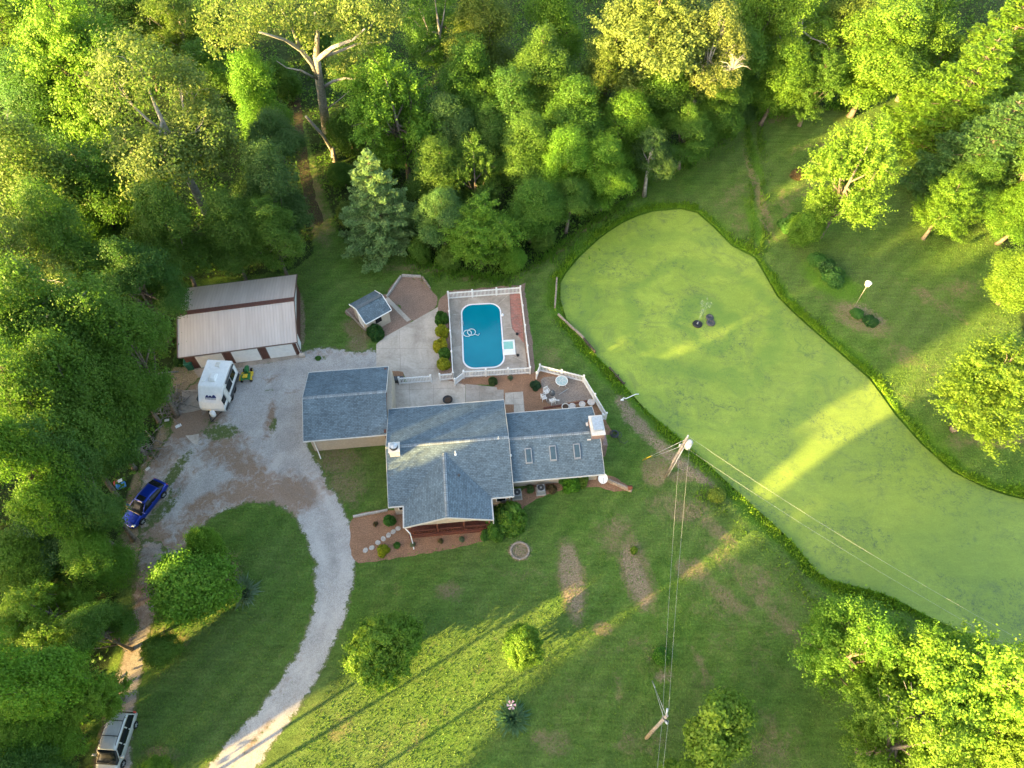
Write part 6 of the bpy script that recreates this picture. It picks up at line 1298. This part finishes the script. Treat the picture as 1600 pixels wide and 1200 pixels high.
# utility poles, wires --------------------------------------------------
def upole(name, base, top, zt, label):
    g0 = G(*base); T = G(*top, zt) - g0; o = empty(name, g0, 0, label, 'utility pole', 'utility poles'); kid(o, 'pole', lambda m: m.tube([(0, 0, -.2), tuple(T * .5), tuple(T)], [.15, .13, .105], 12), 'pole'); return o, g0, T
u1, g1, T1 = upole('utility_pole', (1040, 744), (1074, 683), 8.6, 'leaning wooden utility pole with transformer beside the pond')
kid(u1, 'transformer', lambda m: m.tube([T1 * .86 + Vector((.36, -.15, -.45)), T1 * .86 + Vector((.36, -.15, .45))], [.27, .27], 16), 'white'); kid(u1, 'transformer_lid', lambda m: m.tube([T1 * .86 + Vector((.36, -.15, .45)), T1 * .86 + Vector((.36, -.15, .60))], [.29, .12], 16), 'offwhite')
kid(u1, 'bracket', lambda m: (m.tube([T1 * .88, T1 * .88 + Vector((.3, -.1, .1))], .04, 6), m.tube([T1 * .84 + Vector((-.35, 0, 0)), T1 * .84 + Vector((.1, 0, .05))], .04, 6)), 'grey'); kid(u1, 'insulator', lambda m: (m.disc((T1.x, T1.y), .06, T1.z, T1.z + .28, 10), m.disc((T1.x - .4, T1.y - .1), .07, T1.z * .84, T1.z * .84 + .3, 10)), 'offwhite')
kid(u1, 'conduit', lambda m: m.tube([T1 * .03 + Vector((.13, -.12, 0)), T1 * .78 + Vector((.13, -.12, 0))], .045, 6), 'offwhite'); kid(u1, 'ground_cable', lambda m: m.tube([T1 * .02 + Vector((-.16, -.06, 0)), T1 * .35 + Vector((-.15, -.06, 0))], .02, 6), 'darkgrey')
u2, g2, T2 = upole('utility_pole', (1010, 1153), (1042, 1118), 8.2, 'grey wooden utility pole near the bottom edge of the lawn')
kid(u2, 'insulator', lambda m: (m.tube([T2 + Vector((0, 0, -.1)), T2 + Vector((0, .35, .35))], .07, 8), m.tube([T2 * .95 + Vector((-.1, -.25, 0)), T2 * .95 + Vector((.05, -.45, .1))], .06, 8)), 'steel'); kid(u2, 'crossarm', lambda m: m.tube([T2 * .93 + Vector((-.25, .0, 0)), T2 * .93 + Vector((.2, -.3, 0))], .05, 6), 'darkgrey')
w1, w2 = g1 + T1, g2 + T2
def wire(A, B, label, sag=.9, r=.005, grp='overhead wires'):
    m = MB(); n = 18; A, B = Vector(A), Vector(B); m.tube([A.lerp(B, i / n) - Vector((0, 0, sag * 4 * (i / n) * (1 - i / n))) for i in range(n + 1)], r, 5); o = m.build('overhead_wire', M['wire'], None, A); return tag(o, label, 'wire', grp)
wire(w1 + Vector((-.35, 0, -1.2)), w2 + Vector((-.25, -.2, -.4)), 'left one of the two wires running down the lawn between the poles', .5)
wire(w1 + Vector((.35, -.2, -.9)), w2 + Vector((.1, .2, .2)), 'right one of the two wires running down the lawn between the poles', .5)
wire(w2 + Vector((-.25, -.2, -.4)), G(1020, 1300, 8), 'left one of the two wires running off the bottom edge', .3); wire(w2 + Vector((.05, -.3, .1)), G(1028, 1300, 8.2), 'right one of the two wires running off the bottom edge', .3)
e1, e2 = G(1640, 1025, 8.5), G(1640, 1045, 7.5)
wire(w1 + Vector((0, 0, .2)), e1, 'upper one of the two wires crossing the green pond', .8); wire(w1 + Vector((0, 0, -1.5)), e2, 'lower one of the two wires crossing the green pond', .8)
def guy(A, B, label, guard=None):
    A, B = Vector(A), Vector(B); o = empty('guy_wire', (B.x, B.y, 0), 0, label, 'guy wire', 'guy wires'); kid(o, 'cable', lambda m: m.tube([A - o.location, B - o.location], .016, 5), 'wire')
    if guard: kid(o, 'guard', lambda m: m.tube([B.lerp(A, .0) - o.location, B.lerp(A, .22) - o.location], .045, 6), guard)
guy(w1 - Vector((0, 0, .3)), G(1004, 719), 'guy wire of the pond pole, the one with the yellow guard', 'yellow'); guy(w1 - T1 * .2, G(1020, 714), 'guy wire of the pond pole without a guard', None)
guy(w2 - Vector((0, 0, .2)), G(1019, 1064), 'right guy wire of the pole near the bottom edge', 'steel'); guy(w2 - T2 * .12, G(1020, 1066), 'left guy wire of the pole near the bottom edge', None)

# fountain --------------------------------------------------
fa, fb = G(1089.5, 507, -.3), G(1109.5, 501, -.3)
fo = empty('pond_fountain', (fa.x, fa.y, -.28), 0, 'black floating fountain spraying a faint jet over the green pond', 'fountain')
kid(fo, 'float', lambda m: (m.torus((0, 0), .40, .13, 24, 8, .04), m.disc((0, 0), .36, .0, .10, 20)), 'black'); kid(fo, 'nozzle', lambda m: m.disc((0, 0), .09, .1, .34, 12, 1, .6), 'steel')
rs_ = random.Random(3)
k = NT('water_spray', .2, .5); k.b.inputs['Alpha'].default_value = .05; M['spray'] = k.col((.85, .9, .88))
def spray(m):
    for i in range(130):
        t = rs_.random(); a = rs_.uniform(0, 6.28); s = t * .75; h0 = 4.2 * t * (1.25 - .55 * t) ; r = s * rs_.random() ** .5
        x, y, z = math.cos(a) * r + t * .35, math.sin(a) * r + t * .2, .3 + h0 ; q = rs_.uniform(.03, .09) * (.5 + t)
        d1 = Vector((rs_.gauss(0, 1), rs_.gauss(0, 1), rs_.gauss(0, 1))).normalized() * q; d2 = Vector((0, 0, q * 2)); c = Vector((x, y, z)); m.loft([[c - d1, c + d1.cross(d2).normalized() * q, c + d1], [c + d2 - d1 * .4, c + d2 + d1.cross(d2).normalized() * q * .4, c + d2 + d1 * .4]])
    m.tube([(0, 0, .3), (.06, .04, 1.2), (.15, .1, 2.2)], [.03, .07, .14], 7)
kid(fo, 'spray', spray, 'spray')
simple('pond_float', lambda m: (m.torus((0, -.35), .34, .15, 20, 8, .05), m.torus((0, .38), .30, .14, 20, 8, .05), m.disc((0, -.35), .3, 0, .1, 16), m.disc((0, .38), .26, 0, .1, 16), m.box(-.1, .1, -.2, .25, .02, .22, .03)), 'darkgrey', (fb.x, fb.y, -.28), 'pair of dark floats on the pond just right of the fountain', 'float')
# birdhouse on a thin pole
b0, b1 = G(1335, 479), G(1355, 446, 4.2); bh = empty('birdhouse', b0, 0, 'white birdhouse on a thin leaning pole on the far lawn', 'birdhouse'); T = b1 - b0
kid(bh, 'pole', lambda m: m.tube([(0, 0, 0), tuple(T)], [.035, .03], 6), 'pole'); kid(bh, 'house_box', lambda m: m.loft([[(T.x + a * q, T.y + b * q, T.z + z) for a, b in ((-1, -.4), (-.4, -1), (.4, -1), (1, -.4), (1, .4), (.4, 1), (-.4, 1), (-1, .4))] for q, z in ((.20, 0), (.24, .05), (.24, .40))]), 'white'); kid(bh, 'roof', lambda m: m.loft([[(T.x + a * q, T.y + b * q, T.z + z) for a, b in ((-1, -.4), (-.4, -1), (.4, -1), (1, -.4), (1, .4), (.4, 1), (-.4, 1), (-1, .4))] for q, z in ((.32, .40), (.05, .60))]), 'white')
